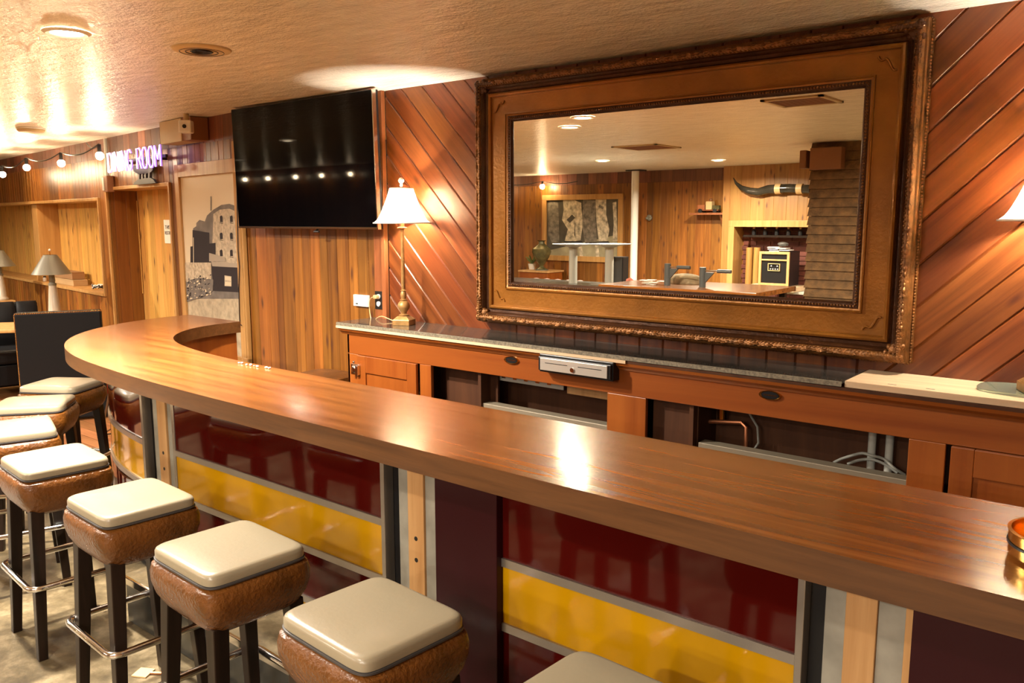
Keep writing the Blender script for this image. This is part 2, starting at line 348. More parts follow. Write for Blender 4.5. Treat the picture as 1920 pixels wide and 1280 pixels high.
# ---------------------------------------------------------------- boarded panels
def clip(poly, a, b, c):   # keep a*x+b*y+c >= 0
    out = []
    for i in range(len(poly)):
        p, q = poly[i], poly[(i+1) % len(poly)]; dp = a*p[0]+b*p[1]+c; dq = a*q[0]+b*q[1]+c
        if dp >= 0: out.append(p)
        if dp*dq < 0:
            t = dp/(dp-dq); out.append((p[0]+t*(q[0]-p[0]), p[1]+t*(q[1]-p[1])))
    return out
def boards(mb, polys, O, U, N, width, ang=90, g=.006, dep=.006, phase=0, jitter=0, seed=1, mi=0):
    """Boarded surface: polys are convex (u,z) outlines on the plane through O along horizontal U, facing N.
    ANG is the direction of the boards in degrees; each board has chamfered edges."""
    rg = random.Random(seed); A = math.radians(ang); dx, dz = math.cos(A), math.sin(A); px, pz = dz, -dx
    allp = [p for P in polys for p in P]; ts = [p[0]*px+p[1]*pz for p in allp]; lo, hi = min(ts)-1, max(ts)+1
    t = phase + math.floor((lo-phase)/width)*width; edges = []
    while t < hi: edges.append(t+rg.uniform(-jitter, jitter)); t += width
    for a_, b_ in zip(edges, edges[1:]):
        rv = rg.random()
        for s0, s1, h0, h1 in ((a_, a_+g, -dep, 0), (a_+g, b_-g, 0, 0), (b_-g, b_, 0, -dep)):
            for P in polys:
                q = clip(clip(P, px, pz, -s0), -px, -pz, s1)
                if len(q) < 3: continue
                vs_ = []; uv = []
                for u_, z_ in q:
                    tt = u_*px+z_*pz; hh = h0+(h1-h0)*(tt-s0)/max(s1-s0, 1e-9)
                    vs_.append(O + U*u_ + Vector((0, 0, z_)) + N*hh); uv.append((u_*dx+z_*dz, tt))
                e1 = vs_[1]-vs_[0]; e2 = vs_[2]-vs_[0]; idx = list(range(len(q)))
                if e1.cross(e2).dot(N) < 0: idx.reverse()
                mb.add(vs_, [idx], mi, False, uv, rv)
    return mb
def rect(u0, u1, z0, z1): return [(u0, z0), (u1, z0), (u1, z1), (u0, z1)]
X_ = Vector((1, 0, 0)); NY = Vector((0, -1, 0)); ZERO = Vector((0, 0, 0))
# wall B: the long wall that swings away to the left
B0 = Vector((-5.40, WY, 0)); B1 = Vector((-18.6, 5.14, 0)); BU = (B1-B0).normalized(); BN = Vector((BU.y, -BU.x, 0))
if BN.y > 0: BN = -BN
def at_b(px, py, off=0.0):
    d = ray(px, py); P = B0+BN*off; t = (P-CAM).dot(BN)/d.dot(BN); return CAM+d*t
def uz(px, py, off=0.0):
    p = at_b(px, py, off); return ((p-B0).dot(BU), p.z)
def bp3(u_, z_, off=0.0): return B0+BU*u_+Vector((0, 0, z_))+BN*off
XL, XR, YF = -18.5, 1.6, -4.95

# ---------------------------------------------------------------- structure
fl = MB().add([(XL-.3, YF-.2, 0), (XR+.3, YF-.2, 0), (XR+.3, 5.6, 0), (XL-.3, 5.6, 0)], [(0, 1, 2, 3)])
struct(fl.build('floor', M['floor']))
fw = MB()
rg = random.Random(3)
for i in range(34):
    y0 = 1.0+i*.11; rv = rg.random()
    fw.add([(-9.8, y0, .004), (-5.55, y0, .004), (-5.55, y0+.106, .004), (-9.8, y0+.106, .004)], [(0, 1, 2, 3)], 0, False, [(0, y0), (4, y0), (4, y0+.1), (0, y0+.1)], rv)
struct(fw.build('floor_boards', M['floorwood']))
struct(MB().box((XL-.3, YF-.2, CZ), (XR+.3, 5.6, CZ+.1)).build('ceiling', M['ceiling']))
BZ = 2.29     # lower edge of the dark band under the ceiling
# back wall, right of the trim: chevron boards, with upright boards behind the mirror
TX = -3.84
wb = MB()
boards(wb, [rect(TX+.02, -2.97, 0, CZ), [(-2.97, 0), (-2.9, 0), (-2.9, CZ), (-2.97, CZ)]], Vector((0, WY, 0)), X_, NY, .119, ang=-45.5, g=.006, dep=.007, phase=(1.598*math.cos(math.radians(-45.5))*-1+(-3.828)*math.sin(math.radians(-45.5)))+.0, seed=4)
boards(wb, [rect(-.95, XR, 0, CZ)], Vector((0, WY, 0)), X_, NY, .119, ang=44.5, g=.006, dep=.007, phase=(-.828*math.sin(math.radians(44.5))-2.36*math.cos(math.radians(44.5))), seed=5)
boards(wb, [rect(-2.9, -.95, 0, CZ)], Vector((0, WY, 0)), X_, NY, .128, ang=90, g=.006, dep=.008, seed=6)
struct(wb.build('wall_back', M['diag']))
wa = MB()
boards(wa, [rect(-5.40, TX-.0, 0, CZ)], Vector((0, WY, 0)), X_, NY, .10, ang=90, g=.004, dep=.006, jitter=.018, seed=11)
struct(wa.build('wall_back_left', M['plank']))
def hb(name, a, b, m, bev=.003): return MB().box(a, b).build(name, m, None, bevel=bev)
struct(hb('trim_1', (TX-.02, WY-.03, 0), (TX+.015, WY, CZ), M['trimred']))
struct(hb('trim_2', (TX-.105, WY-.012, 0), (TX-.022, WY, CZ), M['trimred']))
# wall B with the doorway and the long niche
d0u, _ = uz(205, 400); d1u, _ = uz(321, 400)
dz = 1.99
n0u, _ = uz(191, 460); n1u = 10.5; nz0, nz1 = 1.0, 1.93
_, nza = uz(150, 378); _, nzb = uz(150, 541)
nz1, nz0 = nza, nzb
D0, D1 = min(d0u, d1u), max(d0u, d1u); N0 = n0u
BL = (B1-B0).length
wB = MB()
boards(wB, [rect(0, D0, 0, CZ), rect(D0, D1, dz, CZ), rect(D1, N0, 0, CZ), rect(N0, n1u, 0, nz0), rect(N0, n1u, nz1, CZ), rect(n1u, BL, 0, CZ)], B0, BU, BN, .105, ang=90, g=.004, dep=.006, jitter=.02, seed=21)
struct(wB.build('wall_left', M['plank']))
bd = MB()
boards(bd, [rect(0, BL, BZ, CZ)], B0+BN*.012, BU, BN, .17, ang=90, g=.004, dep=.005, jitter=.02, seed=31)
boards(bd, [rect(-5.40, TX-.11, BZ, CZ)], Vector((0, WY-.012, 0)), X_, NY, .15, ang=90, g=.004, dep=.005, seed=32)
struct(bd.build('wall_band', M['plank_dark']))
# niche lining and back
RD = .26
nb = MB()
boards(nb, [rect(N0-.3, n1u, nz0, nz1)], B0-BN*RD, BU, BN, .085, ang=90, g=.003, dep=.004, seed=41)
struct(nb.build('wall_niche', M['plank_niche_lit']))
def bbox(mb, u0, u1, z0, z1, o0, o1, mi=0):
    bt = [bp3(u0, z0, o0), bp3(u1, z0, o0), bp3(u1, z0, o1), bp3(u0, z0, o1)]; tp = [bp3(u0, z1, o0), bp3(u1, z1, o0), bp3(u1, z1, o1), bp3(u0, z1, o1)]
    return mb.hexa(bt, tp, mi)
q = MB(); bbox(q, N0-.0045, n1u, nz0-.03, nz0, -RD, .025); bbox(q, N0-.0045, n1u, nz1, nz1+.03, -RD, .02); bbox(q, N0-.035, N0-.005, nz0-.03, nz1+.03, -RD, .02)
struct(q.build('trim_3', M['trimwood'], bevel=.003))
pu, _ = uz(86, 450, -RD+.1)
q = MB(); bbox(q, pu-.22, pu, nz0, nz1, -RD, -.03); struct(q.build('trim_4', M['trimwood'], bevel=.003))
# doorway
q = MB(); boards(q, [rect(D0-.2, D1, 0, dz)], B0-BN*.27, BU, BN, .13, ang=90, g=.004, dep=.005, seed=51)
struct(q.build('wall_recess', M['plank_niche_lit']))
q = MB(); bbox(q, D0-.03, D0, 0, dz+.03, -.27, .02); bbox(q, D1, D1+.03, 0, dz+.03, -.02, .02); bbox(q, D0, D1, dz, dz+.03, -.27, .02)
struct(q.build('trim_5', M['trimwood'], bevel=.003))
q = MB(); boards(q, [rect(0, .27, 0, dz)], bp3(D1, 0, -.27), BN, -BU, .11, ang=90, g=.003, dep=.003, seed=52)
struct(q.build('trim_6', M['plank_brown']))
# other walls
q = MB(); boards(q, [rect(XL, XR, 0, BZ)], Vector((0, YF, 0)), X_, -NY, .13, ang=90, g=.003, dep=.003, jitter=.03, seed=61)
struct(q.build('wall_front', M['plank']))
q = MB(); boards(q, [rect(XL, XR, BZ, CZ)], Vector((0, YF+.012, 0)), X_, -NY, .2, ang=90, g=.003, dep=.003, jitter=.03, seed=62)
struct(q.build('wall_front_band', M['plank_dark']))
q = MB(); boards(q, [rect(YF, 5.5, 0, CZ)], Vector((XL, 0, 0)), Vector((0, 1, 0)), Vector((1, 0, 0)), .13, ang=90, g=.003, dep=.003, seed=63)
struct(q.build('wall_far_left', M['plank']))
q = MB(); boards(q, [rect(YF, 5.5, 0, CZ)], Vector((XR, 0, 0)), Vector((0, 1, 0)), Vector((-1, 0, 0)), .13, ang=90, g=.003, dep=.003, seed=64)
struct(q.build('wall_right', M['plank']))

# ---------------------------------------------------------------- recessed ceiling lights, seen and added
names = ['round recessed ceiling light burning above the near bar stools', 'recessed ceiling light seen high left in the mirror',
         'lit recessed ceiling light nearest the far wall left of the diffuser in the mirror', 'lit recessed ceiling light in the mirror above the truck shelf',
         'added unseen ceiling light behind the viewpoint, to the right', 'added unseen ceiling light brightening the booths at the far left', 'added unseen ceiling light behind the near bar stools',
         'added unseen ceiling light brightening the left half of the far room', 'added unseen ceiling light nearest the far left end of the room',
         'added unseen ceiling light by the opposite wall right of the pier', 'added unseen ceiling light in the right rear corner of the room']
def downlight(x, y, p, label):
    t = thing('recessed_light', label, 'ceiling light', (x, y, CZ), 0, 'recessed ceiling lights')
    MB().lathe([(.062, -.008), (.078, -.012), (.092, -.004), (.092, -.001)], n=32, cap=False).build('trim_ring', M['white'], t)
    MB().lathe([(.0001, -.006), (.064, -.006)], n=32, cap=False).build('lens', M['can'], t)
    light('AREA', (0, 0, -.014), p, WARM, .12, t, rot=(0, 0, 0), spread=math.radians(165))
    return t
for (x, y, p), nm in zip(DOWN, names): downlight(x, y, p, nm)

# ---------------------------------------------------------------- ceiling fittings
v = at_z(378, 92, CZ)
t = thing('ceiling_vent', 'round ceiling air vent with dark slotted throat beside rusty stains', 'vent', v)
MB().lathe([(.05, -.012), (.10, -.014), (.125, -.008), (.13, -.001)], n=36, cap=False).build('vent_ring', M['beige'], t)
q = MB().lathe([(.0001, -.004), (.10, -.004)], n=36, cap=False); q.build('throat', M['black'], t)
q = MB()
for r0 in (.035, .06, .085): q.lathe([(r0, -.004), (r0+.01, -.016), (r0+.012, -.014), (r0+.003, -.003)], n=32, cap=False)
q.build('baffle', M['darkwood'], t)
v = at_z(58, 240, CZ)
t = thing('smoke_detector', 'flat round detector disc on the ceiling at the far left', 'smoke detector', v)
MB().lathe([(.10, 0), (.105, -.02), (.09, -.035), (.0001, -.037)], n=32, cap=False).build('cover', M['beige'], t)
MB().lathe([(.108, -.001), (.112, -.006), (.104, -.012)], n=32, cap=False).build('base_ring', M['white'], t)
def grille(x, y, s, label):
    t = thing('ceiling_grille', label, 'vent', (x, y, CZ))
    q = MB(); 
    for a, b in (((-s, -s), (s, -s+.03)), ((-s, s-.03), (s, s)), ((-s, -s), (-s+.03, s)), ((s-.03, -s), (s, s))): q.box((*a, -.012), (*b, 0))
    q.build('grille_frame', M['beige'], t)
    q = MB()
    for i in range(11): q.box((-s+.02, -s+.04+i*(2*s-.08)/10.5, -.01), (s-.02, -s+.05+i*(2*s-.08)/10.5, -.002))
    q.build('grille_louver', M['brown'], t)
grille(-4.6, -1.0, .27, 'square metal ceiling grille in the middle of the mirror reflection')
grille(-2.05, 1.42, .2, 'square ceiling grille near the mirror top right corner reflection')

# ---------------------------------------------------------------- bar
BH = 1.07
out = [(.35, 1.592), (-.6, 1.592), (-1.54, 1.605), (-2.53, 1.615), (-2.95, 1.622), (-3.30, 1.638), (-3.62, 1.662), (-3.93, 1.695), (-4.22, 1.748), (-4.50, 1.84), (-4.72, 1.955), (-4.90, 2.09), (-5.05, 2.25), (-5.16, 2.42), (-5.245, 2.61), (-5.29, 2.80), (-5.30, 3.0)]
inn = [(-4.68, 3.0), (-4.675, 2.80), (-4.61, 2.62), (-4.49, 2.47), (-4.33, 2.345), (-4.12, 2.255), (-3.86, 2.195), (-3.6, 2.16), (-3.3, 2.14), (-2.6, 2.13), (-1.5, 2.13), (-.6, 2.13), (.35, 2.13)]
def smooth(pts, it=2):
    for _ in range(it):
        r_ = [pts[0]]
        for a, b in zip(pts, pts[1:]): r_ += [(a[0]*.75+b[0]*.25, a[1]*.75+b[1]*.25), (a[0]*.25+b[0]*.75, a[1]*.25+b[1]*.75)]
        r_.append(pts[-1]); pts = r_
    return pts
so, si = smooth(out), smooth(inn)
bar = thing('bar_counter', 'long curved bar with brown laminate top and maroon and yellow front panels', 'bar counter', (0, 0, 0))
q = MB(); poly = so+si; TH = .07
n = len(poly); 
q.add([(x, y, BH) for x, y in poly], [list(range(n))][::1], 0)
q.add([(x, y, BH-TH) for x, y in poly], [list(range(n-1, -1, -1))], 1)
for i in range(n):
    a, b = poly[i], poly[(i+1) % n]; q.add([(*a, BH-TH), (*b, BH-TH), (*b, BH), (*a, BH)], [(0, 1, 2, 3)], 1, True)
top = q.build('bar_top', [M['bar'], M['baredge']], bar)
bm = bmesh.new(); bm.from_mesh(top.data); bmesh.ops.remove_doubles(bm, verts=bm.verts, dist=1e-5); bmesh.ops.recalc_face_normals(bm, faces=bm.faces)
bmesh.ops.triangulate(bm, faces=[f for f in bm.faces if len(f.verts) > 4]); bm.to_mesh(top.data); bm.free(); top.data.set_sharp_from_angle(angle=math.radians(32))
# front face line: the top's outline moved in
FY = 1.85
def offset(pts, d):
    r_ = []
    for i, p in enumerate(pts):
        a = Vector(pts[max(i-1, 0)]); b = Vector(pts[min(i+1, len(pts)-1)]); t_ = (b-a).normalized(); nn = Vector((t_.y, -t_.x))
        r_.append((p[0]+nn.x*d, p[1]+nn.y*d))
    return r_
face = [(x, y) for x, y in offset(so, -.245) ] if offset(so, -.245)[0][1] > so[0][1] else offset(so, .245)
face = offset(so, -.19) if offset(so, -.19)[0][1] > so[0][1] else offset(so, .19)
yk = min((p for p in face if p[0] < -3.6), key=lambda p: abs(p[0]+3.72))[1]-FY
face = [(x, FY) if (x > -3.72 and y < 2) else (x, y-yk*max(0, min(1, 1-(-3.72-x)/.9))) for x, y in face]
inner = offset(si, .05); 
if inner[-1][1] > si[-1][1]: inner = offset(si, -.05)
def lut(x):   # y of the straight / curved face for a given x on the front run
    return FY
def facestrip(mb, s0, s1, z0, z1, off, thick=.012, mi=0):
    """a strip that follows the face line between arc lengths s0..s1"""
    pts = []; acc = 0
    L_ = [0]
    for a, b in zip(face, face[1:]): L_.append(L_[-1]+math.dist(a, b))
    def P(s):
        s = max(0, min(L_[-1]-1e-6, s))
        for k in range(len(L_)-1):
            if L_[k+1] >= s:
                f_ = (s-L_[k])/(L_[k+1]-L_[k]+1e-9); a, b = face[k], face[k+1]; return (a[0]+(b[0]-a[0])*f_, a[1]+(b[1]-a[1])*f_)
    m_ = max(2, int((s1-s0)/.06)); base = [P(s0+(s1-s0)*i/m_) for i in range(m_+1)]
    nn = []
    for i in range(len(base)):
        a = Vector(base[max(i-1, 0)]); b = Vector(base[min(i+1, len(base)-1)]); t_ = (b-a).normalized(); nv = Vector((t_.y, -t_.x))
        if nv.y > 0 and abs(nv.y) > .3: nv = -nv
        elif abs(nv.y) <= .3 and nv.x > 0: nv = -nv
        nn.append(nv)
    f0 = [(p[0]+v_.x*off, p[1]+v_.y*off) for p, v_ in zip(base, nn)]; f1 = [(p[0]+v_.x*(off-thick), p[1]+v_.y*(off-thick)) for p, v_ in zip(base, nn)]
    for i in range(m_):
        a, b, c, d = f0[i], f0[i+1], f1[i+1], f1[i]
        vv = [(*a, z0), (*b, z0), (*c, z0), (*d, z0), (*a, z1), (*b, z1), (*c, z1), (*d, z1)]
        fs = [(3, 2, 1, 0), (4, 5, 6, 7)]
        mb.add(vv, fs, mi); mb.add(vv, [(0, 1, 5, 4), (2, 3, 7, 6)], mi, True)
        if i == 0: mb.add(vv, [(3, 0, 4, 7)], mi)
        if i == m_-1: mb.add(vv, [(1, 2, 6, 5)], mi)
    return mb
L_ = [0]
for a, b in zip(face, face[1:]): L_.append(L_[-1]+math.dist(a, b))
LT = L_[-1]
S = lambda x: face[0][0]-x     # arc length of an x on the straight run
ZB, ZT = .10, BH-TH
z_s1, z_s2 = .685, .477        # centres of the two silver strips
runs = [(0.0, S(-.388)), (S(-.64), S(-1.542)), (S(-2.075), S(-3.44)), (S(-3.72), LT)]
# (first run is the plain dark maroon end; last one bends round the curve)
def fix(mb, name, m, par, bev=0):
    o = mb.build(name, m, par, bevel=bev); b_ = bmesh.new(); b_.from_mesh(o.data); bmesh.ops.remove_doubles(b_, verts=b_.verts, dist=1e-5); bmesh.ops.recalc_face_normals(b_, faces=b_.faces); b_.to_mesh(o.data); b_.free(); o.data.set_sharp_from_angle(angle=math.radians(32)); return o
for k, (a, b) in enumerate(runs):
    if k == 0:
        fix(facestrip(MB(), a, b, ZB, ZT, .03, .03), 'maroon_board', M['maroon_flat'], bar); continue
    fix(facestrip(MB(), a, b, z_s1, ZT, 0), 'maroon_panel', M['maroon'], bar)
    fix(facestrip(MB(), a, b, z_s2, z_s1, 0), 'yellow_panel', M['yellow'], bar)
    fix(facestrip(MB(), a, b, .27, z_s2, 0), 'maroon_panel', M['maroon'], bar)
    fix(facestrip(MB(), a, b, ZB, .27, 0), 'yellow_panel', M['yellow'], bar)
    for zc in (z_s1, z_s2, .27): fix(facestrip(MB(), a, b, zc-.013, zc+.013, .008, .01), 'metal_strip', M['alu'], bar)
def post(xr, xl):
    """service gap between panel runs: metal channel, grey boards, stud"""
    w_ = xr-xl; c_ = [xl+w_*f_ for f_ in (0, .07, .22, .41, .68, .92, 1)]
    MB().box((c_[0], FY-.014, ZB), (c_[1], FY+.03, ZT)).build('channel', M['alu'], bar, bevel=.002)
    MB().box((c_[1], FY+.03, ZB), (c_[2], FY+.045, ZT)).build('channel_gap', M['black'], bar)
    MB().box((c_[2], FY+.015, ZB), (c_[3], FY+.03, ZT)).build('grey_board', M['galv'], bar, bevel=.002)
    MB().box((c_[3], FY+.006, ZB), (c_[4], FY+.03, ZT)).build('stud', M['studwood'], bar, bevel=.002)
    for zz in (.93, .66, .585, .35): MB().tube([((c_[3]+c_[4])/2, FY+.0052, zz), ((c_[3]+c_[4])/2, FY+.02, zz)], .008, 10).build('bolt_hole', M['black'], bar)
    MB().box((c_[4], FY+.015, ZB), (c_[5], FY+.03, ZT)).build('grey_board', M['galv'], bar, bevel=.002)
    MB().box((c_[5], FY-.004, ZB), (c_[6], FY+.03, ZT)).build('channel', M['studwood'] if xl > -3 else M['alu'], bar, bevel=.002)
post(-1.80, -2.075)
post(-.388, -.64)
post(-3.44, -3.72)
MB().box((-1.80, FY-.03, ZB), (-1.542, FY+.03, ZT)).build('maroon_pilaster', M['maroon_flat'], bar, bevel=.003)
# backing / inner side
fi = [p for p in offset(face, -.05)] if offset(face, -.05)[0][1] > FY else offset(face, .05)
q = MB()
for a, b in zip(inner, inner[1:]): q.add([(*a, 0), (*b, 0), (*b, ZT), (*a, ZT)], [(0, 1, 2, 3)], 0, True)
q.build('inner_panel', M['cabv'], bar)
q = MB()
for a, b in zip(fi, fi[1:]): q.add([(*a, 0), (*b, 0), (*b, ZT), (*a, ZT)], [(0, 1, 2, 3)], 0, True)
q.build('backing_board', M['reflector'], bar)
# end cap of the curved end
q = MB().hexa([(*face[-1], 0), (inner[0][0], inner[0][1]-.02, 0), (inner[0][0], inner[0][1]-.05, 0), (face[-1][0], face[-1][1]-.03, 0)], [(*face[-1], ZT), (inner[0][0], inner[0][1]-.02, ZT), (inner[0][0], inner[0][1]-.05, ZT), (face[-1][0], face[-1][1]-.03, ZT)])
q.build('end_panel', M['cabv'], bar)
# footrest platform
MB().box((-3.42, 1.575, .001), (.35, FY-.03, .2)).build('ledge_body', M['dsteel'], bar, bevel=.004)
MB().box((-3.43, 1.56, .2), (.35, FY-.03, .212)).build('ledge_top', M['floor'], bar)
MB().box((-3.43, 1.552, .19), (.35, 1.566, .222)).build('ledge_edge', M['chrome'], bar, bevel=.003)

# ---------------------------------------------------------------- bar stools
def sq(w_, d_, z, e=5, n=32, cx=0, cy=0):
    pts = []
    for i in range(n):
        A = 2*PI*i/n; c, s_ = math.cos(A), math.sin(A)
        pts.append((cx+w_*math.copysign(abs(c)**(2/e), c), cy+d_*math.copysign(abs(s_)**(2/e), s_), z))
    return pts
def make_stool():
    t = thing('bar_stool', '', 'bar stool', (0, 0, 0), 0, 'cream topped square bar stools')
    hw, hd = .176, .160
    MB().loft([sq(hw-.012, hd-.012, .727, 9, 48), sq(hw, hd, .730, 9, 48), sq(hw, hd, .748, 9, 48), sq(hw-.003, hd-.003, .7555, 9, 48), sq(hw-.009, hd-.009, .7600, 9, 48), sq(hw-.018, hd-.018, .7618, 8, 48), sq(hw*.5, hd*.5, .763, 6, 48)]).build('seat_lid', M['cream'], t)
    MB().loft([sq(hw-.002, hd-.002, .719, 8, 48), sq(hw+.004, hd+.004, .723, 8, 48), sq(hw+.004, hd+.004, .728, 8, 48), sq(hw-.01, hd-.01, .730, 8, 48)]).build('piping', M['piping'], t)
    MB().loft([sq(.120, .106, .574, 6, 48), sq(.146, .131, .577, 7, 48), sq(.164, .149, .592, 7, 48), sq(.182, .167, .625, 7, 48), sq(.192, .176, .660, 7, 48), sq(.193, .177, .690, 7, 48), sq(.186, .170, .712, 8, 48), sq(.172, .156, .722, 8, 48)]).build('seat_cushion', M['leather'], t)
    for sx in (-1, 1):
        for sy in (-1, 1):
            a = .024; x0, y0, x1, y1 = sx*.135, sy*.12, sx*.165, sy*.15
            q = MB().hexa([(x1-.017, y1-.017, 0), (x1+.017, y1-.017, 0), (x1+.017, y1+.017, 0), (x1-.017, y1+.017, 0)],
                          [(x0-a, y0-a, .60), (x0+a, y0-a, .60), (x0+a, y0+a, .60), (x0-a, y0+a, .60)])
            q.build('leg', M['darkwood'], t, bevel=.003)
    pts = []
    W, Dd, rr = .192, .177, .04
    for cx, cy, a0 in ((W-rr, Dd-rr, 0), (-W+rr, Dd-rr, 90), (-W+rr, -Dd+rr, 180), (W-rr, -Dd+rr, 270)):
        for k in range(6): A = math.radians(a0+k*18); pts.append((cx+rr*math.cos(A), cy+rr*math.sin(A), .30))
    MB().tube(pts, .0125, 10, True).build('foot_ring', M['chrome'], t)
    return t
st = make_stool()
SP = [((-5.14, 2.08), 33, 'farthest cream topped bar stool, under the curved bar end, small tear in its lid'),
      ((-4.72, 1.755), 52, 'second farthest cream topped bar stool, overexposed lid, at the left frame edge'),
      ((-4.20, 1.475), -17, 'third farthest cream topped bar stool, cut by the left frame edge below two others'),
      ((-3.525, 1.372), -5, 'bar stool with glaring cream lid whose two front legs reach the floor at left'),
      ((-2.80, 1.328), -3, 'bar stool with peeled piping at its front corner, left of the small floor scraps'),
      ((-2.137, 1.295), -3, 'bar stool with cream lid in front of the yellow panel, left of the largest one'),
      ((-1.480, 1.275), -4, 'largest fully seen cream lid bar stool, in front of the dark maroon pilaster'),
      ((-.83, 1.30), -3, 'nearest bar stool, only the shaded lid corner showing at the bottom edge')]
for i, ((x, y), a, lb) in enumerate(SP):
    if i == 0: o = st; o.location = (x, y, 0); o.rotation_euler.z = math.radians(a); o['label'] = lb
    else: o = dup(st, (x, y, 0), math.radians(a), lb)
tl = thing('bar_stool', 'brown topped stool tucked between the back bar and the panelled wall', 'bar stool', (-4.17, 3.24, 0), math.radians(8))
MB().loft([sq(.15, .14, .585, 5), sq(.185, .175, .60, 6), sq(.198, .188, .66, 6), sq(.195, .185, .715, 6), sq(.185, .175, .745, 5), sq(.14, .13, .76, 4), sq(.05, .05, .765, 3)]).build('seat_cushion', M['leather'], tl)
for sx in (-1, 1):
    for sy in (-1, 1): MB().box((sx*.15-.018, sy*.14-.018, 0), (sx*.15+.018, sy*.14+.018, .6)).build('leg', M['darkwood'], tl, bevel=.003)

# ---------------------------------------------------------------- back bar
bb = thing('back_bar', 'orange stained wooden back bar cabinet with open bays under the mirror', 'cabinet', (0, 0, 0))
FB = 3.22; XA, XE = -3.90, .55; CT = 1.106
def bx(nm, a, b, m, bev=.003, par=bb): return MB().box(a, b).build(nm, m, par, bevel=bev)
bx('top_rail', (XA, FB, .918), (XE, FB+.022, CT-.035), M['cab'])
# crown moulding under the counter
q = MB(); prof = [(0, .0), (0.006, 0), (.012, .012), (.03, .028), (.035, .045), (.0, .045)]
vv = []
for x in (XA-.04, XE):
    for d_, z_ in prof: vv.append((x, FB-d_, CT-.072+z_*.84))
k = len(prof); q.add(vv, [(i, (i+1) % k, k+(i+1) % k, k+i) for i in range(k)]+[tuple(range(k)), tuple(range(2*k-1, k-1, -1))]); q.build('crown_moulding', M['cab'], bb)
for x0, x1, nm in ((XA, -3.80, 0), (-3.285, -3.197, 0), (-2.05, -1.845, 0), (-.744, -.62, 0)):
    bx('stile', (x0, FB, 0), (x1, FB+.022, .918), M['cabv'])
bx('side_panel', (XA, FB, 0), (XA+.02, WY-.01, CT-.035), M['cabv'])
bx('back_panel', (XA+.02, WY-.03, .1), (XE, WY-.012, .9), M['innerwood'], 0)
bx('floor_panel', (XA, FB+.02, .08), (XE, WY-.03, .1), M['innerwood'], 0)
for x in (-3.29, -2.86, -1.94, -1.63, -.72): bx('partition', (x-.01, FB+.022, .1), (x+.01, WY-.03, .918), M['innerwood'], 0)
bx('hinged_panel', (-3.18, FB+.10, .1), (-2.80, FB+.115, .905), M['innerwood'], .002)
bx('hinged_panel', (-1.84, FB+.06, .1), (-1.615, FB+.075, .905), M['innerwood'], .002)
def cdoor(x0, x1, z1, hinge):
    d_ = MB(); y0, y1 = FB-.02, FB-.001
    e_ = .075
    for a, b in (((x0, .12), (x0+e_, z1)), ((x1-e_, .12), (x1, z1)), ((x0+e_, .12), (x1-e_, .2)), ((x0+e_, z1-.1), (x1-e_, z1))): d_.box((a[0], y0, a[1]), (b[0], y1, b[1]))
    o = d_.build('cabinet_door', M['cabv'], bb, bevel=.003)
    MB().box((x0+e_, y0+.01, .2), (x1-e_, y1, z1-.1)).build('door_panel', M['cabv'], o)
    return o
dr = cdoor(-3.795, -3.295, .918, 1)
q = MB().box((-3.835, FB-.034, .80), (-3.775, FB-.02, .865)); q.ball((-3.80, FB-.036, .835), .026, 10, sy=.5); q.box((-3.785, FB-.045, .80), (-3.765, FB-.02, .862)); q.ball((-3.81, FB-.03, .875), .008)
q.build('latch', M['chrome'], dr, bevel=.003)
cdoor(-.60, -.06, .918, 1); cdoor(-.02, .5, .918, 1)
for xx in (-2.621, -1.272):
    o = MB().lathe([(.0001, .004), (.036, .004), (.040, .008), (.046, .008), (.048, 0)], n=32, cap=False).build('oval_badge', M['brass'], bb)
    o.matrix_local = Matrix.Translation((xx, FB, 1.010)) @ Matrix.Diagonal((1, 1, .42, 1)) @ Matrix.Rotation(PI/2, 4, 'X')
    p_ = MB().lathe([(.0001, .006), (.036, .006)], n=32, cap=False); pm = p_.build('badge_face', M['black'], o)
    q = MB()
    for k in range(9): q.box((-.024+k*.006, -.004-(k % 2)*.002, .006), (-.021+k*.006, .005, .0072))
    q.build('badge_lettering', M['brass'], o)
# counter slab
ct = thing('granite_countertop', 'dark speckled granite slab on top of the back bar cabinet', 'countertop', (0, 0, 0))
MB().box((XA-.05, FB-.03, CT-.010), (-.985, WY-.004, CT)).build('slab', M['granite'], ct)
MB().box((XA-.05, FB-.040, CT-.019), (-.985, FB-.03, CT-.001)).build('slab_edge', M['granite_edge'], ct)
MB().box((XA-.05, FB-.043, CT-.034), (-1.93, FB-.01, CT-.0195)).build('pale_lath', M['rawwood'], ct)
MB().box((-1.93, FB-.036, CT-.034), (XE, FB-.01, CT-.022)).build('dark_lath', M['innerwood'], ct)
rb = thing('loose_board', 'pale raw pine board lying at the right end of the back bar counter', 'board', (0, 0, 0))
MB().box((-.975, FB-.03, CT-.021), (XE, WY-.004, CT+.004)).build('board', M['rawwood'], rb, bevel=.002)
q = MB()
for x in (-.83, -.7): q.box((x, FB+.0, CT+.0042), (x+.03, FB+.006, CT+.0047))
q.build('nail_slot', M['ink'], rb)
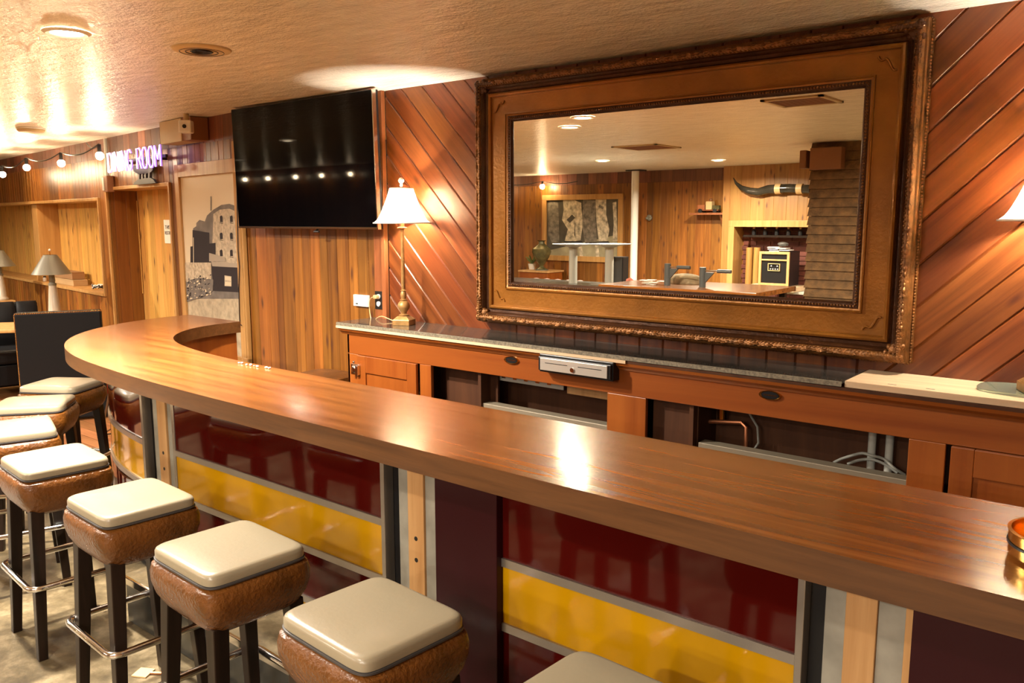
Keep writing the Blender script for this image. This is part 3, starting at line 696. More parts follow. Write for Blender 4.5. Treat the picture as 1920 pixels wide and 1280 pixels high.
# stainless cooler lips inside the bays
for (x0, x1), lb in (((-2.86, -2.05), 'stainless cooler rim inside the left open bay of the back bar'), ((-1.60, -.744), 'stainless cooler rim inside the right open bay below coiled hoses')):
    t = thing('cooler_rim', lb, 'steel rim', (0, 0, 0), 0, 'steel rims inside the back bar bays')
    MB().box((x0, FB+.035, .722), (x1, FB+.10, .750)).build('upper_lip', M['rim'], t, bevel=.003)
    MB().box((x0, FB+.024, .675), (x1, FB+.05, .714)).build('lower_lip', M['rim'], t, bevel=.003)
    MB().box((x0, FB+.06, .15), (x1, FB+.07, .72)).build('front_sheet', M['dsteel'], t)
ps = thing('perforated_rail', 'grey metal strip with square holes hanging inside the left open bay', 'metal strip', (0, 0, 0))
MB().box((-2.83, FB+.125, .865), (-2.39, FB+.13, .915)).build('strip', M['lgrey'], ps)
for k in range(5): MB().box((-2.79+k*.075, FB+.122, .880), (-2.765+k*.075, FB+.1252, .905)).build('knockout', M['chrome'], ps)
MB().box((-2.37, FB+.13, .85), (-2.05, FB+.14, .90)).build('beige_strip', M['studwood'], ps)
def P3(px, py, y): return at_y(px, py, y)
t = thing('copper_pipework', 'copper pipe and valve in the dark left corner of the right bay', 'pipe', (0, 0, 0))
MB().tube([P3(1330, 790, 3.4), P3(1390, 792, 3.4), P3(1398, 800, 3.4), P3(1398, 850, 3.4)], .010, 8).build('pipe_run', M['copper'], t)
MB().tube([P3(1352, 752, 3.4), P3(1352, 785, 3.4)], .016, 10).build('valve', M['brass'], t)
t = thing('coiled_hose', 'white hose coiled at the lower right of the right bay', 'hose', (0, 0, 0))
hz = P3(1610, 880, 3.38)
q = MB().tube([(hz.x-.10+.27*i/20, 3.38+.01*math.sin(i), .73+.06*math.sin(PI*i/20)) for i in range(21)], .006, 8)
q.tube([(hz.x-.05+.19*i/20, 3.40, .73+.035*math.sin(PI*i/20)) for i in range(21)], .006, 8); q.build('hose_coil', M['hose'], t)
for px, lb in ((1634, 'left grey conduit rising in the right bay'), (1667, 'right grey conduit rising beside its twin in the right bay')):
    a = P3(px, 850, 3.43); MB_ = MB().tube([(a.x, 3.43, .4), (a.x, 3.43, .93)], .016, 10); o = MB_.build('grey_conduit', M['lgrey'], None); tag(o, lb, 'pipe', 'grey conduits in the right bay')
q = MB().tube([P3(1405, 775, 3.42), P3(1420, 800, 3.42), P3(1422, 830, 3.42), P3(1408, 850, 3.42)], .005, 6).tube([P3(1315, 790, 3.42), P3(1325, 800, 3.42), P3(1322, 830, 3.42)], .005, 6)
tag(q.build('thin_cable', M['hose']), 'thin pale cable curving beside the copper pipe in the right bay', 'cable')

# cash drawer
cd = thing('cash_drawer', 'black cash drawer with brushed steel front under the counter edge', 'cash drawer', (0, 0, 0))
MB().box((-2.405, 3.165, .985), (-1.985, 3.218, 1.073)).build('housing', M['black'], cd, bevel=.004)
MB().box((-2.40, 3.15, .995), (-1.99, 3.166, 1.062)).build('front_frame', M['black'], cd, bevel=.003)
o = MB().box((-2.385, 3.144, .999), (-2.005, 3.151, 1.057)).build('steel_front', M['steel'], cd, bevel=.001)
q = MB().box((-2.355, 3.143, 1.034), (-2.225, 3.1445, 1.037)).box((-2.165, 3.143, 1.034), (-2.035, 3.1445, 1.037)); q.build('slot', M['black'], o)
MB().tube([(-2.195, 3.138, 1.018), (-2.195, 3.146, 1.018)], .011, 16).build('lock', M['chrome'], o)

# ---------------------------------------------------------------- the great framed mirror
fm = thing('framed_mirror', 'huge gilt framed mirror hanging above the back bar', 'mirror', (0, 0, 0))
FX0, FX1, FZ0, FZ1 = -3.035, -.815, 1.155, 2.448
def sweep(prof, mi=0, mb=None, smooth=False):
    mb = mb or MB(); rings = []
    for sx, sz in ((0, 0), (1, 0), (1, 1), (0, 1)):
        ring = []
        for w_, d_ in prof:
            x = (FX0+w_) if sx == 0 else (FX1-w_); z = (FZ0+w_) if sz == 0 else (FZ1-w_); ring.append((x, WY-.004-d_, z))
        rings.append(ring)
    k = len(prof); vs_ = [p for r_ in rings for p in r_]
    fs = [(a*k+i, ((a+1) % 4)*k+i, ((a+1) % 4)*k+i+1, a*k+i+1) for a in range(4) for i in range(k-1)]
    mb.add(vs_, fs, mi, smooth); return mb
WI = .232
fix(sweep([(0, 0), (0, .03), (.006, .034), (.004, .04), (.004, .066), (.010, .07)]), 'outer_moulding', M['gold'], fm)
fix(sweep([(.009, .068), (.012, .088), (.024, .098), (.040, .092), (.047, .080)]), 'carved_moulding', M['gold'], fm)
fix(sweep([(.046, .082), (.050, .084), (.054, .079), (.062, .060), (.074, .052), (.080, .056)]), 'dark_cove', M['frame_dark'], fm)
fix(sweep([(.079, .054), (.082, .066), (.090, .070), (.098, .064), (.100, .052)]), 'ridge_moulding', M['frame'], fm)
fix(sweep([(.099, .054), (.104, .050), (.185, .046), (.187, .047)]), 'flat_frieze', M['frame'], fm)
fix(sweep([(.186, .046), (.188, .056), (.193, .058), (.196, .052), (.204, .049)]), 'inner_lip', M['frame'], fm)
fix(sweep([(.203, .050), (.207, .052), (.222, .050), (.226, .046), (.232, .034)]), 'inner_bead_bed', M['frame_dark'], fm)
MB().box((FX0+.01, WY-.02, FZ0+.01), (FX1-.01, WY-.006, FZ1-.01)).build('backing_panel', M['reflector'], fm)
g_ = MB(); gx0, gx1, gz0, gz1 = FX0+WI-.006, FX1-WI+.006, FZ0+WI-.006, FZ1-WI+.006
g_.add([(gx0, MY, gz0), (gx1, MY, gz0), (gx1, MY, gz1), (gx0, MY, gz1)], [(0, 1, 2, 3)]).build('mirror_glass', M['mirror'], fm)
# beads and carved leaves
def along(w_, step, fn):
    x0, x1, z0, z1 = FX0+w_, FX1-w_, FZ0+w_, FZ1-w_
    nx = int((x1-x0)/step); nz = int((z1-z0)/step)
    for i in range(nx): x = x0+(x1-x0)*(i+.5)/nx; fn(x, z0, 0, i); fn(x, z1, 0, i)
    for i in range(nz): z = z0+(z1-z0)*(i+.5)/nz; fn(x0, z, 1, i); fn(x1, z, 1, i)
q = MB()
def leaf(x, z, vert, i):
    a, b = (.9, 1.9) if vert else (1.9, .9)
    r_ = .0075 + .002*math.sin(i*1.7)
    q.ball((x, WY-.004-.094, z+(0 if vert else .004*math.sin(i*2.2))), r_, 5, sx=a*.9, sy=1.0, sz=b*.9)
along(.026, .021, leaf); along(.040, .016, lambda x, z, v_, i: q.ball((x, WY-.094, z), .0055, 4))
q.build('carved_leaves', M['gold'], fm)
q = MB(); along(.213, .0125, lambda x, z, v_, i: q.ball((x, WY-.004-.052, z), .0055, 4, sx=1.0, sz=1.0)); q.build('inner_beads', M['gold'], fm)
q = MB(); along(.001, .012, lambda x, z, v_, i: q.ball((x, WY-.004-.032, z), .006, 4)); q.build('rope_trim', M['gold'], fm)
for cx, sx in ((FX0, 1), (FX1, -1)):
    for cz, sz in ((FZ0, 1), (FZ1, -1)):
        q = MB()
        for k in range(14):
            A = PI/2*k/13; r_ = .055+.012*math.sin(k*2.4)
            q.ball((cx+sx*(.02+r_*math.cos(A)), WY-.004-.088+.02*abs(math.sin(2*A)), cz+sz*(.02+r_*math.sin(A))), .013, 6)
            if k < 12: q.ball((cx+sx*(.022+k*.010), WY-.094, cz+sz*.03), .012, 5); q.ball((cx+sx*.03, WY-.094, cz+sz*(.022+k*.010)), .012, 5)
        q.ball((cx+sx*.05, WY-.07, cz+sz*.05), .03, 8, sy=.7)
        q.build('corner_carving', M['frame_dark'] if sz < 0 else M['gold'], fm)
        q = MB()   # raised scroll at the frieze corner
        pts = []
        for k in range(17):
            A = k/16; x = .112+.07*A; z = .175-.058*A+.010*math.sin(A*9); pts.append((cx+sx*x, WY-.004-.052, cz+sz*z))
        q.tube(pts, .0045, 6); q.build('scroll', M['frame'], fm)

# ---------------------------------------------------------------- table lamps on the back bar
def buffet_lamp(x, y, zb, rot, label):
    t = thing('table_lamp', label, 'table lamp', (x, y, zb), rot, 'gold table lamps on the back bar')
    q = MB(); q.box((-.052, -.052, 0), (.052, .052, .032)); 
    q.hexa([(-.05, -.05, .032), (.05, -.05, .032), (.05, .05, .032), (-.05, .05, .032)], [(-.030, -.030, .052), (.030, -.030, .052), (.030, .030, .052), (-.030, .030, .052)])
    q.build('lamp_base', M['lampbase'], t, bevel=.002)
    MB().lathe([(.028, .052), (.030, .058), (.016, .066), (.020, .078), (.034, .098), (.037, .112), (.030, .130), (.017, .142), (.022, .147), (.014, .152), (.017, .165), (.019, .178), (.013, .196), (.017, .2), (.011, .206), (.0125, .24), (.0095, .55), (.013, .553), (.028, .556), (.030, .562), (.013, .568), (.012, .60), (.018, .604), (.018, .612), (.010, .615)], n=24).build('lamp_stem', M['lampbase'], t)
    MB().tube([(0, 0, .60), (0, 0, .80)], .003, 6).build('harp', M['brass'], t)
    MB().ball((0, 0, .66), .028, 8, sz=1.25).build('light_bulb', M['bulbsoft'], t)
    sh = []
    for k in range(13):
        f_ = k/12; sh.append((.165-.098*(f_**.62), .588+.196*f_))
    o = MB().lathe(sh, n=40, cap=False).build('lamp_shade', M['shade'], t)
    MB().lathe([(.163, .585), (.167, .586), (.166, .592), (.163, .591)], n=40, cap=False).build('shade_trim', M['white'], o)
    MB().lathe([(.066, .780), (.069, .781), (.068, .786), (.065, .786)], n=40, cap=False).build('shade_trim', M['white'], o)
    MB().lathe([(.006, .795), (.009, .805), (.006, .81), (.016, .822), (.017, .832), (.010, .842), (.0001, .845)], n=16).build('finial', M['glassw'], t)
    light('POINT', (0, 0, .67), 120, (1, .88, .70), .03, t)
    return t
M['bulbsoft'] = mat('warm bulb', (1, .85, .6), emis=(1, .78, .48), es=12)
M['glassw'] = mat('milky finial', (.75, .6, .45), rough=.2)
p = at_z(773, 600, CT); p.x, p.y
buffet_lamp(-3.535, 3.345, CT, math.radians(24), 'tall gold table lamp with white bell shade, left of the framed mirror')
gp = thing('glass_plate', 'rounded glass plate under the right hand lamp on the back bar', 'glass plate', (-.30, 3.37, CT+.0045))
MB().prism([(.26*math.copysign(abs(math.cos(2*PI*i/40))**.6, math.cos(2*PI*i/40)), .115*math.copysign(abs(math.sin(2*PI*i/40))**.6, math.sin(2*PI*i/40))) for i in range(40)], 0, .01).build('plate', M['glassg'], gp)
buffet_lamp(-.37, 3.33, CT+.0155, math.radians(24), 'gold table lamp with glowing bell shade cut by the right frame edge')
# lamp cord + outlets
def plate(name, lb, cat, x0, x1, z0, z1, m, y=WY, th=.006):
    t = thing(name, lb, cat, (0, 0, 0)); MB().box((x0, y-th, z0), (x1, y-.0005, z1)).build('cover_plate', m, t, bevel=.002); return t
a = at_y(703, 545, WY-.012); b = at_y(718, 580, WY-.012)
ox = TX-.063
t = plate('wall_outlet', 'black plate wall outlet with a plug and cord above the left counter end', 'outlet', ox-.036, ox+.036, b.z, a.z, M['black'], WY-.012)
q = MB()
for zz in (a.z-.034, b.z+.034): q.lathe([(.0001, 0), (.016, 0), (.017, -.003)], n=16, cap=False)
o = MB().tube([(ox, WY-.018, a.z-.034), (ox, WY-.024, a.z-.034)], .016, 16).tube([(ox, WY-.018, b.z+.034), (ox, WY-.024, b.z+.034)], .016, 16).build('socket', M['white'], t)
c = thing('lamp_cord', 'yellowish plug and cord running from the outlet to the left table lamp', 'cord', (0, 0, 0))
z1 = a.z-.034
MB().box((ox-.014, WY-.055, z1-.012), (ox+.014, WY-.026, z1+.012)).build('plug', M['bone'], c, bevel=.005)
cp = [(ox, WY-.055, z1), (ox-.03, WY-.06, z1-.005), (ox-.055, WY-.05, z1-.05), (ox-.05, WY-.05, z1-.11), (ox-.02, WY-.06, z1-.16), (ox+.08, WY-.08, CT+.03), (ox+.2, WY-.1, CT+.008), (ox+.30, WY-.125, CT+.006)]
cp = smooth([(x, y) for x, y, z in cp], 2), smooth([(x, z) for x, y, z in cp], 2)
MB().tube([(p0[0], p0[1], p1[1]) for p0, p1 in zip(*cp)], .0028, 6).build('cord', M['bone'], c)
a = at_y(667, 552, WY); b = at_y(694, 575, WY)
t = plate('thermostat', 'white rectangular wall box left of the black outlet', 'thermostat', a.x, b.x, b.z, a.z+.002, M['white'], WY, .022)
MB().box((a.x+.025, WY-.024, b.z+.012), (a.x+.045, WY-.022, b.z+.02)).build('lever', M['grey'], t)
MB().box((b.x-.012, WY-.023, b.z+.01), (b.x-.008, WY-.022, a.z-.01)).build('side_slot', M['lgrey'], t)
a = at_y(705, 275, WY-.012); b = at_y(717, 309, WY-.012)
t = plate('outlet_plate', 'black outlet plate with two plugged adapters right of the television', 'outlet', TX-.092, TX-.03, b.z, a.z, M['black'], WY-.012, .012)
for zz in (a.z-.05, b.z+.04): 
    MB().tube([(TX-.062+.014*math.cos(A*.5), WY-.04, zz+.014*math.sin(A*.5)) for A in range(2, 11)], .003, 6).build('plug_loop', M['white'], t)

# ---------------------------------------------------------------- television
tv = thing('television', 'large wall mounted flat screen television reflecting a row of bulbs', 'television', (-4.475, 3.36, 2.058), math.radians(0))
TVT = math.radians(1.3); tv.rotation_euler = (TVT, 0, 0)
hw, hh = .722, .402
q = MB().box((-hw, -.012, -hh), (hw, .03, hh)).box((-.45, .03, -.3), (.45, .055, .2)); q.build('tv_case', M['black'], tv, bevel=.004)
MB().box((-hw+.006, -.0145, -hh+.014), (hw-.006, -.012, hh-.006)).build('tv_screen', M['screen'], tv)
q = MB().box((-hw, -.0155, -hh), (hw, -.012, -hh+.012)).box((hw-.006, -.0155, -hh), (hw+.002, .01, hh)); q.build('bezel_strip', M['chrome'], tv)
MB().box((-.1, .05, -.15), (.1, .135, .15)).build('wall_mount', M['black'], tv)
MB().tube([(.12, .02, -hh-.002), (.10, .0, -hh-.02), (.15, .0, -hh-.018)], .006, 6).build('sensor_bracket', M['black'], tv)

# ---------------------------------------------------------------- mural
def bpoly(pxs, off): return [at_b(x, y, off) for x, y in pxs]
mu_ = thing('photo_mural', 'tall framed black and white mural photograph of an old stone mill building', 'mural', (0, 0, 0))
c4 = [(342, 332), (447, 322), (463, 668), (357, 668)]
MO = .012
mats_m = [mat('print sky', (.66, .56, .39), rough=.35), mat('print light stone', (.50, .42, .30), rough=.35, var=.35, vscale=35), mat('print mid grey', (.17, .15, .13), rough=.35, var=.3, vscale=12), mat('print dark', (.03, .026, .03), rough=.3), mat('print ground', (.42, .35, .24), rough=.35, var=.3, vscale=22), mat('print roof', (.36, .31, .24), rough=.35)]
# frame corners in wall coordinates
A0, A1 = uz(342, 400, MO)[0], uz(455, 400, MO)[0]
u0, u1 = min(A0, A1), max(A0, A1); zt = uz(400, 327, MO)[1]; zb = .70
q = MB()
def layer(pxs, mi, lv):
    P = bpoly(pxs, MO+.0006*lv); q.add(P, [list(range(len(P)))], mi)
P = [bp3(u0, zb, MO), bp3(u1, zb, MO), bp3(u1, zt, MO), bp3(u0, zt, MO)]; q.add(P, [(0, 1, 2, 3)], 0)
layer([(343, 560), (462, 560), (466, 676), (352, 676)], 4, 1)
layer([(362, 428), (368, 424), (368, 418), (374, 412), (384, 415), (388, 404), (400, 394), (415, 384), (430, 382), (447, 388), (453, 560), (362, 560)], 2, 2)          # main mass
layer([(400, 400), (412, 393), (430, 391), (446, 397), (447, 498), (402, 498), (398, 470)], 1, 3)       # pale stone gable
layer([(388, 404), (400, 393), (415, 384), (430, 382), (446, 387), (446, 398), (430, 391), (412, 393), (400, 401)], 2, 4)  # roof edge
layer([(361, 431), (392, 436), (392, 500), (361, 500)], 3, 5); layer([(357, 462), (404, 455), (404, 492), (357, 492)], 3, 6)
layer([(392, 474), (421, 482), (424, 490), (392, 490)], 5, 8)
layer([(396, 492), (456, 498), (457, 548), (400, 545)], 3, 7); layer([(396, 490), (455, 494), (457, 502), (398, 499)], 5, 8)
layer([(347, 492), (396, 492), (396, 532), (347, 534)], 1, 7); 
layer([(346, 528), (372, 520), (400, 524), (399, 545), (380, 556), (350, 566)], 2, 9)
layer([(421, 516), (434, 518), (434, 537), (421, 536)], 1, 9); layer([(422, 518), (433, 519.5), (433, 526), (422, 525)], 0, 10); layer([(422, 528), (433, 529), (433, 536), (422, 535)], 0, 10)
layer([(451, 525), (455, 525), (456, 543), (452, 543)], 0, 9); layer([(394.5, 368), (396.5, 368), (396.5, 395), (394.5, 395)], 2, 5)
for wx in (412, 431):
    for wy in (404, 436, 468): 
        hh_ = 12; layer([(wx, wy+2), (wx+2, wy), (wx+4, wy), (wx+5, wy+2), (wx+5.5, wy+hh_), (wx+.5, wy+hh_)], 3, 6); layer([(wx, wy+hh_+1), (wx+6, wy+hh_+2), (wx+6, wy+hh_+3), (wx, wy+hh_+2)], 3, 7)
rg = random.Random(9)
for k in range(90):
    x = rg.uniform(349, 396); y = rg.uniform(522, 562)-(x-349)*.25; s_ = rg.uniform(1, 3); layer([(x, y), (x+s_, y-s_*.4), (x+s_*1.2, y+s_*.8), (x-.2*s_, y+s_)], rg.choice([1, 3, 3, 0, 2]), 10)
layer([(362, 445), (363.2, 445), (363.6, 500), (362.4, 500)], 0, 9)
q.build('mural_print', mats_m, mu_)
fw_ = .075
q = MB(); bbox(q, u0-.02, u0, zb-.05, zt, 0, .03); bbox(q, u1, u1+fw_, zb-.05, zt+.1, 0, .03); bbox(q, u0-.02, u1, zt, zt+.10, 0, .03); bbox(q, u0-.02, u1, zb-.05, zb, 0, .03)
q.build('mural_frame', M['trimwood'], mu_, bevel=.003)
struct(MB().box((-5.42, WY-.03, 0), (-5.36, WY+.01, BZ-.02)).build('trim_7', M['trimwood'], bevel=.003))
pts = [at_b(x, y, .045) for x, y in ((444, 300), (444, 330), (445, 400), (446.5, 470), (449, 500), (448, 540), (449, 590), (450, 607), (453, 610))]
tag(MB().tube(pts, .004, 6).build('hanging_cord', M['black']), 'black cord hanging down over the right side of the mural', 'cord')

# ---------------------------------------------------------------- neon sign, elk, boxes, string lights
def letters(word, hgt=1.0):
    G = {'D': (.62, [[(0, 0), (0, 1), (.32, 1), (.55, .8), (.55, .2), (.32, 0), (0, 0)]]), 'I': (.2, [[(.06, 0), (.06, 1)]]), 'N': (.66, [[(0, 0), (0, 1), (.52, 0), (.52, 1)]]),
         'G': (.66, [[(.52, .85), (.36, 1), (.16, 1), (0, .8), (0, .2), (.16, 0), (.4, 0), (.54, .15), (.54, .45), (.32, .45)]]), 'R': (.64, [[(0, 0), (0, 1), (.36, 1), (.52, .85), (.52, .65), (.36, .5), (0, .5)], [(.28, .5), (.54, 0)]]),
         'O': (.68, [[(.16, 0), (0, .2), (0, .8), (.16, 1), (.38, 1), (.54, .8), (.54, .2), (.38, 0), (.16, 0)]]), 'M': (.78, [[(0, 0), (0, 1), (.33, .35), (.66, 1), (.66, 0)]]), ' ': (.42, [])}
    x = 0; out_ = []
    for ch in word:
        w_, ss = G[ch]; out_.append((ch, [[(x+a, b) for a, b in s_] for s_ in ss])); x += w_+.1
    return out_, x
sg = thing('neon_sign', 'violet white neon sign reading DINING ROOM above the doorway', 'neon sign', (0, 0, 0))
uA = uz(203, 305, .13)[0]; uB = uz(305, 292, .13)[0]; zc_ = uz(255, 298, .13)[1]; hgt = .165
LTT, tw = letters('DINING ROOM')
q = MB(); bbox(q, uA-.02, uB+.02, zc_-.012, zc_+.012, .08, .10); q.build('sign_backing', M['reflector'], sg)
k_ = (uB-uA)/tw
for ch, ss in LTT:
    if not ss: continue
    q = MB()
    for s_ in ss: q.tube([bp3(uA+x*k_, zc_-hgt/2+y*hgt, .13) for x, y in s_], .0080, 8)
    o = q.build('neon_letter', M['neon'], sg); q = MB()
    for s_ in ss: q.tube([bp3(uA+x*k_-.004, zc_-hgt/2+y*hgt, .138) for x, y in s_], .0036, 6)
    q.build('white_core', M['neonw'], o)
q = MB()
for uu in (uA*.8+uB*.2, uA*.2+uB*.8):
    bbox(q, uu-.01, uu+.01, zc_-.02, zc_+.02, 0, .06)
q.build('sign_bracket', M['black'], sg)
lp = bp3((uA+uB)/2, zc_, .2)
el = thing('elk_cutout', 'dark metal elk silhouette standing on rocks below the neon sign', 'wall ornament', (0, 0, 0))
EO = .05
pe = [(248, 312), (252, 310), (270, 309), (284, 308), (287, 312), (286, 320), (282, 324), (282, 331), (285, 335), (290, 339), (292, 343), (276, 345), (262, 346), (250, 346), (252, 341), (258, 337), (261, 334), (260, 328), (257, 325), (251, 322), (249, 318)]
def cut(pts, off, th):
    f_ = [at_b(x, y, off) for x, y in pts]; b_ = [p_-BN*th for p_ in f_]; n_ = len(pts); m_ = MB()
    m_.add(f_+b_, [tuple(range(n_)), tuple(range(2*n_-1, n_-1, -1))]+[(i, i+n_, (i+1) % n_+n_, (i+1) % n_) for i in range(n_)]); return m_
cut([(248, 312), (252, 310), (270, 309), (284, 308), (287, 312), (286, 319), (282, 323), (274, 325), (258, 326), (251, 322), (249, 318)], EO, .02).build('elk_body', M['charcoal'], el)
for x in (260, 266, 272, 279): cut([(x-1.6, 322), (x+1.6, 322), (x+1.4, 337), (x-1.4, 338)], EO, .02).build('elk_leg', M['charcoal'], el)
cut([(250, 346), (252, 341), (258, 337), (270, 334), (281, 333), (287, 336), (292, 343), (276, 344.5)], EO, .02).build('rock_base', M['charcoal'], el)
q = MB(); bbox(q, uz(270, 318, 0)[0]-.02, uz(270, 318, 0)[0]+.02, uz(270, 318)[1]-.02, uz(270, 318)[1]+.02, 0, EO-.02); q.build('standoff', M['black'], el)
bxx = thing('junction_housing', 'beige boxed housing at the ceiling above the door and mural', 'box', (0, 0, 0))
a = uz(300, 256, .16); b = uz(340, 250, .16)
q = MB(); bbox(q, min(a[0], b[0]), max(a[0], b[0])+.0, 2.30, CZ-.004, .02, .16); q.build('box_front', M['beige'], bxx, bevel=.003)
q = MB(); bbox(q, min(a[0], b[0])-.16, min(a[0], b[0]), 2.30, CZ-.004, .02, .155); q.build('box_side', M['brown'], bxx, bevel=.003)
p = at_b(350, 238, .22)
sc_ = thing('security_camera', 'small white security camera hanging from the ceiling in front of the beige housing', 'camera', (p.x, p.y, 0))
ang = math.atan2(BU.y, BU.x); RM = Matrix.Rotation(math.atan2(-p.y, -p.x)+PI/2-.3, 4, 'Z')
MB().box((-.045, -.05, p.z-.045), (.045, .03, p.z+.045), 0, RM).build('camera_body', M['white'], sc_, bevel=.01)
MB().tube([(0, 0, p.z+.045), (0, 0, CZ-.001)], .02, 12).build('camera_mount', M['beige'], sc_)
fwd = RM @ Vector((0, -1, 0))
MB().tube([Vector((0, 0, p.z))+fwd*.048, Vector((0, 0, p.z))+fwd*.056], .014, 14).build('camera_lens', M['black'], sc_)
# conduit and junction box
u_ = uz(201, 300, .03)[0]
t = thing('electrical_conduit', 'grey conduit dropping from the ceiling to a small switch box left of the door', 'conduit', (0, 0, 0))
z0 = uz(201, 330, .03)[1]
MB().tube([bp3(u_, z0, .035), bp3(u_, CZ-.005, .035)], .016, 10).build('conduit_pipe', M['lgrey'], t)
q = MB(); bbox(q, u_-.07, u_+.05, z0-.15, z0, .003, .07); q.build('switch_box', M['brown'], t, bevel=.006)
q = MB(); bbox(q, u_+.0, u_+.05, z0-.135, z0-.015, .07, .076); q.build('switch_plate', M['lgrey'], t, bevel=.002)
# string lights along wall B
SB = [(5, 327), (50, 314), (115, 306), (187, 292)]
sl = thing('light_string', 'black cable strung with round bulbs under the ceiling at the far left', 'string lights', (0, 0, 0))
cab = []; so_ = .34
for k, (x, y) in enumerate(SB):
    bc = at_b(x, y, so_)
    t0_ = bc+Vector((0, 0, .10)); cab.append(t0_)
    MB().ball((0, 0, 0), .034, 10).build('globe_bulb', M['bulb'], sl).location = bc
    MB().tube([bc+Vector((0, 0, .03)), bc+Vector((0, 0, .095))], .016, 10).build('bulb_socket', M['black'], sl)
    light('POINT', bc, 20, (1, .76, .46), .036, sl)
cab = [bp3((cab[0]-B0).dot(BU)+1.1, cab[0].z, so_)]+cab+[bp3(u_+.05, CZ-.03, .2)]
cc = []
for a, b in zip(cab, cab[1:]):
    for k in range(8): f_ = k/8; cc.append(a.lerp(b, f_)-Vector((0, 0, .055*math.sin(PI*f_))))
MB().tube(cc, .006, 6).build('cable', M['black'], sl)
# string lights on the opposite wall, seen in the television and the mirror
s2 = thing('light_string', 'cable with globe bulbs along the opposite wall, seen in the mirror and television', 'string lights', (0, 0, 0))
xs = [-8.84, -9.95]
tn = Vector((0, -math.cos(TVT), -math.sin(TVT)))     # the screen's outward normal
for px_, py_ in ((457, 308), (500, 305), (552, 304), (601, 301), (655, 295)):
    d = ray(px_, py_); P_ = Vector((-4.475, 3.3455, 2.058)); t_ = (P_-CAM).dot(tn)/d.dot(tn); h_ = CAM+d*t_; r2 = d-tn*(2*d.dot(tn))
    e_ = h_+r2*((YF+.17-h_.y)/r2.y); xs.append(e_.x)
xs.sort()
for x in xs:
    bc = Vector((x, YF+.17, 2.27))
    MB().ball((0, 0, 0), .040, 10).build('globe_bulb', M['bulb'], s2).location = bc
    MB().tube([bc+Vector((0, 0, .03)), bc+Vector((0, 0, .09))], .016, 10).build('bulb_socket', M['black'], s2)
    light('POINT', bc, 14, (1, .76, .46), .042, s2)
cc = []
for a, b in zip(xs, xs[1:]+[-8.0]):
    for k in range(8): f_ = k/8; cc.append((a+(b-a)*f_, YF+.17, 2.36-.05*math.sin(PI*f_)))
MB().tube(cc, .006, 6).build('cable', M['black'], s2)

# paper notice on the recess
pa = thing('paper_notice', 'white paper notice taped to the planks inside the doorway', 'paper sign', (0, 0, 0))
off = -.262
c_ = [uz(308, 412, off), uz(321.5, 412, off), uz(321.5, 457, off), uz(307, 456, off)]
ua, ub = uz(308, 435, off)[0], uz(324, 435, off)[0]; za, zb_ = uz(314, 456, off)[1], uz(314, 412, off)[1]
ua, ub = max(ua, ub), min(ua, ub)
MB().add([bp3(ua, za, off), bp3(ub, za, off), bp3(ub, zb_, off), bp3(ua, zb_, off)], [(0, 1, 2, 3)]).build('sheet', M['paper'], pa)
def wtext(body, u_, z_, size, off, m, parent, name):
    cu = bpy.data.curves.new(name, 'FONT'); cu.body = body; cu.size = size; cu.extrude = .0005; cu.align_x = 'LEFT'
    o = bpy.data.objects.new(name, cu); COL.objects.link(o); o.data.materials.append(m)
    xx = -BU; yy = Vector((0, 0, 1)); zz = xx.cross(yy); P = bp3(u_, z_, off)
    o.matrix_world = Matrix(((xx.x, yy.x, zz.x, P.x), (xx.y, yy.y, zz.y, P.y), (xx.z, yy.z, zz.z, P.z), (0, 0, 0, 1)))
    bpy.context.view_layer.update()
    me = bpy.data.meshes.new_from_object(o); mw = o.matrix_world.copy(); bpy.data.objects.remove(o)
    o2 = bpy.data.objects.new(name, me); COL.objects.link(o2); o2.matrix_world = mw; o2.parent = parent
    if not me.materials: me.materials.append(m)
    return o2
wtext('THIS', ua-.03, zb_-.085, .05, off+.002, M['ink'], pa, 'notice_text')
wtext('RESTROOM', ua-.02, zb_-.135, .045, off+.002, M['ink'], pa, 'notice_text')

# ---------------------------------------------------------------- niche contents
def boxthing(name, lb, cat, u0, u1, z0, z1, o0, o1, m, lid=None):
    t = thing(name, lb, cat, (0, 0, 0)); q = MB(); bbox(q, u0, u1, z0, z1, o0, o1); q.build('box_body', m, t, bevel=.003)
    q = MB(); bbox(q, u0-.004, u1+.004, z1-.004, z1+.006, o0+.002, o1+.004); q.build('box_flap', lid or m, t, bevel=.002); return t
M['card'] = mat('cardboard', (0.288, 0.152, 0.064), rough=.7, var=.15)
M['card2'] = mat('light cardboard', (0.44, 0.288, 0.136), rough=.7, var=.1)
ub1 = uz(104, 525, -.12)[0]; ub2 = uz(150, 525, -.12)[0]
boxthing('cardboard_box', 'light flat cardboard box, lower of two on the niche sill', 'box', ub2, ub1, nz0+.001, nz0+.06, -.20, -.05, M['card2'])
boxthing('cardboard_box', 'darker cardboard box stacked on the light flat one in the niche', 'box', ub2+.06, ub1+.0, nz0+.069, nz0+.145, -.19, -.06, M['card'])
t = thing('cable_bundle', 'tangled white and black cables on the right end of the niche sill', 'cables', (0, 0, 0))
rg = random.Random(5); uc = uz(180, 536, -.08)[0]
for m_, nm in ((M['white'], 'white_cable'), (M['black'], 'black_cable')):
    q = MB()
    for k in range(4):
        a0 = rg.uniform(0, 6); pts = [bp3(uc+.10*math.cos(a0+i*.5)*rg.uniform(.6, 1)-.0, nz0+.012+.04*rg.random(), -.10+.05*math.sin(a0+i*.5)) for i in range(12)]
        q.tube(pts, .006, 6)
    q.build(nm, m_, t)
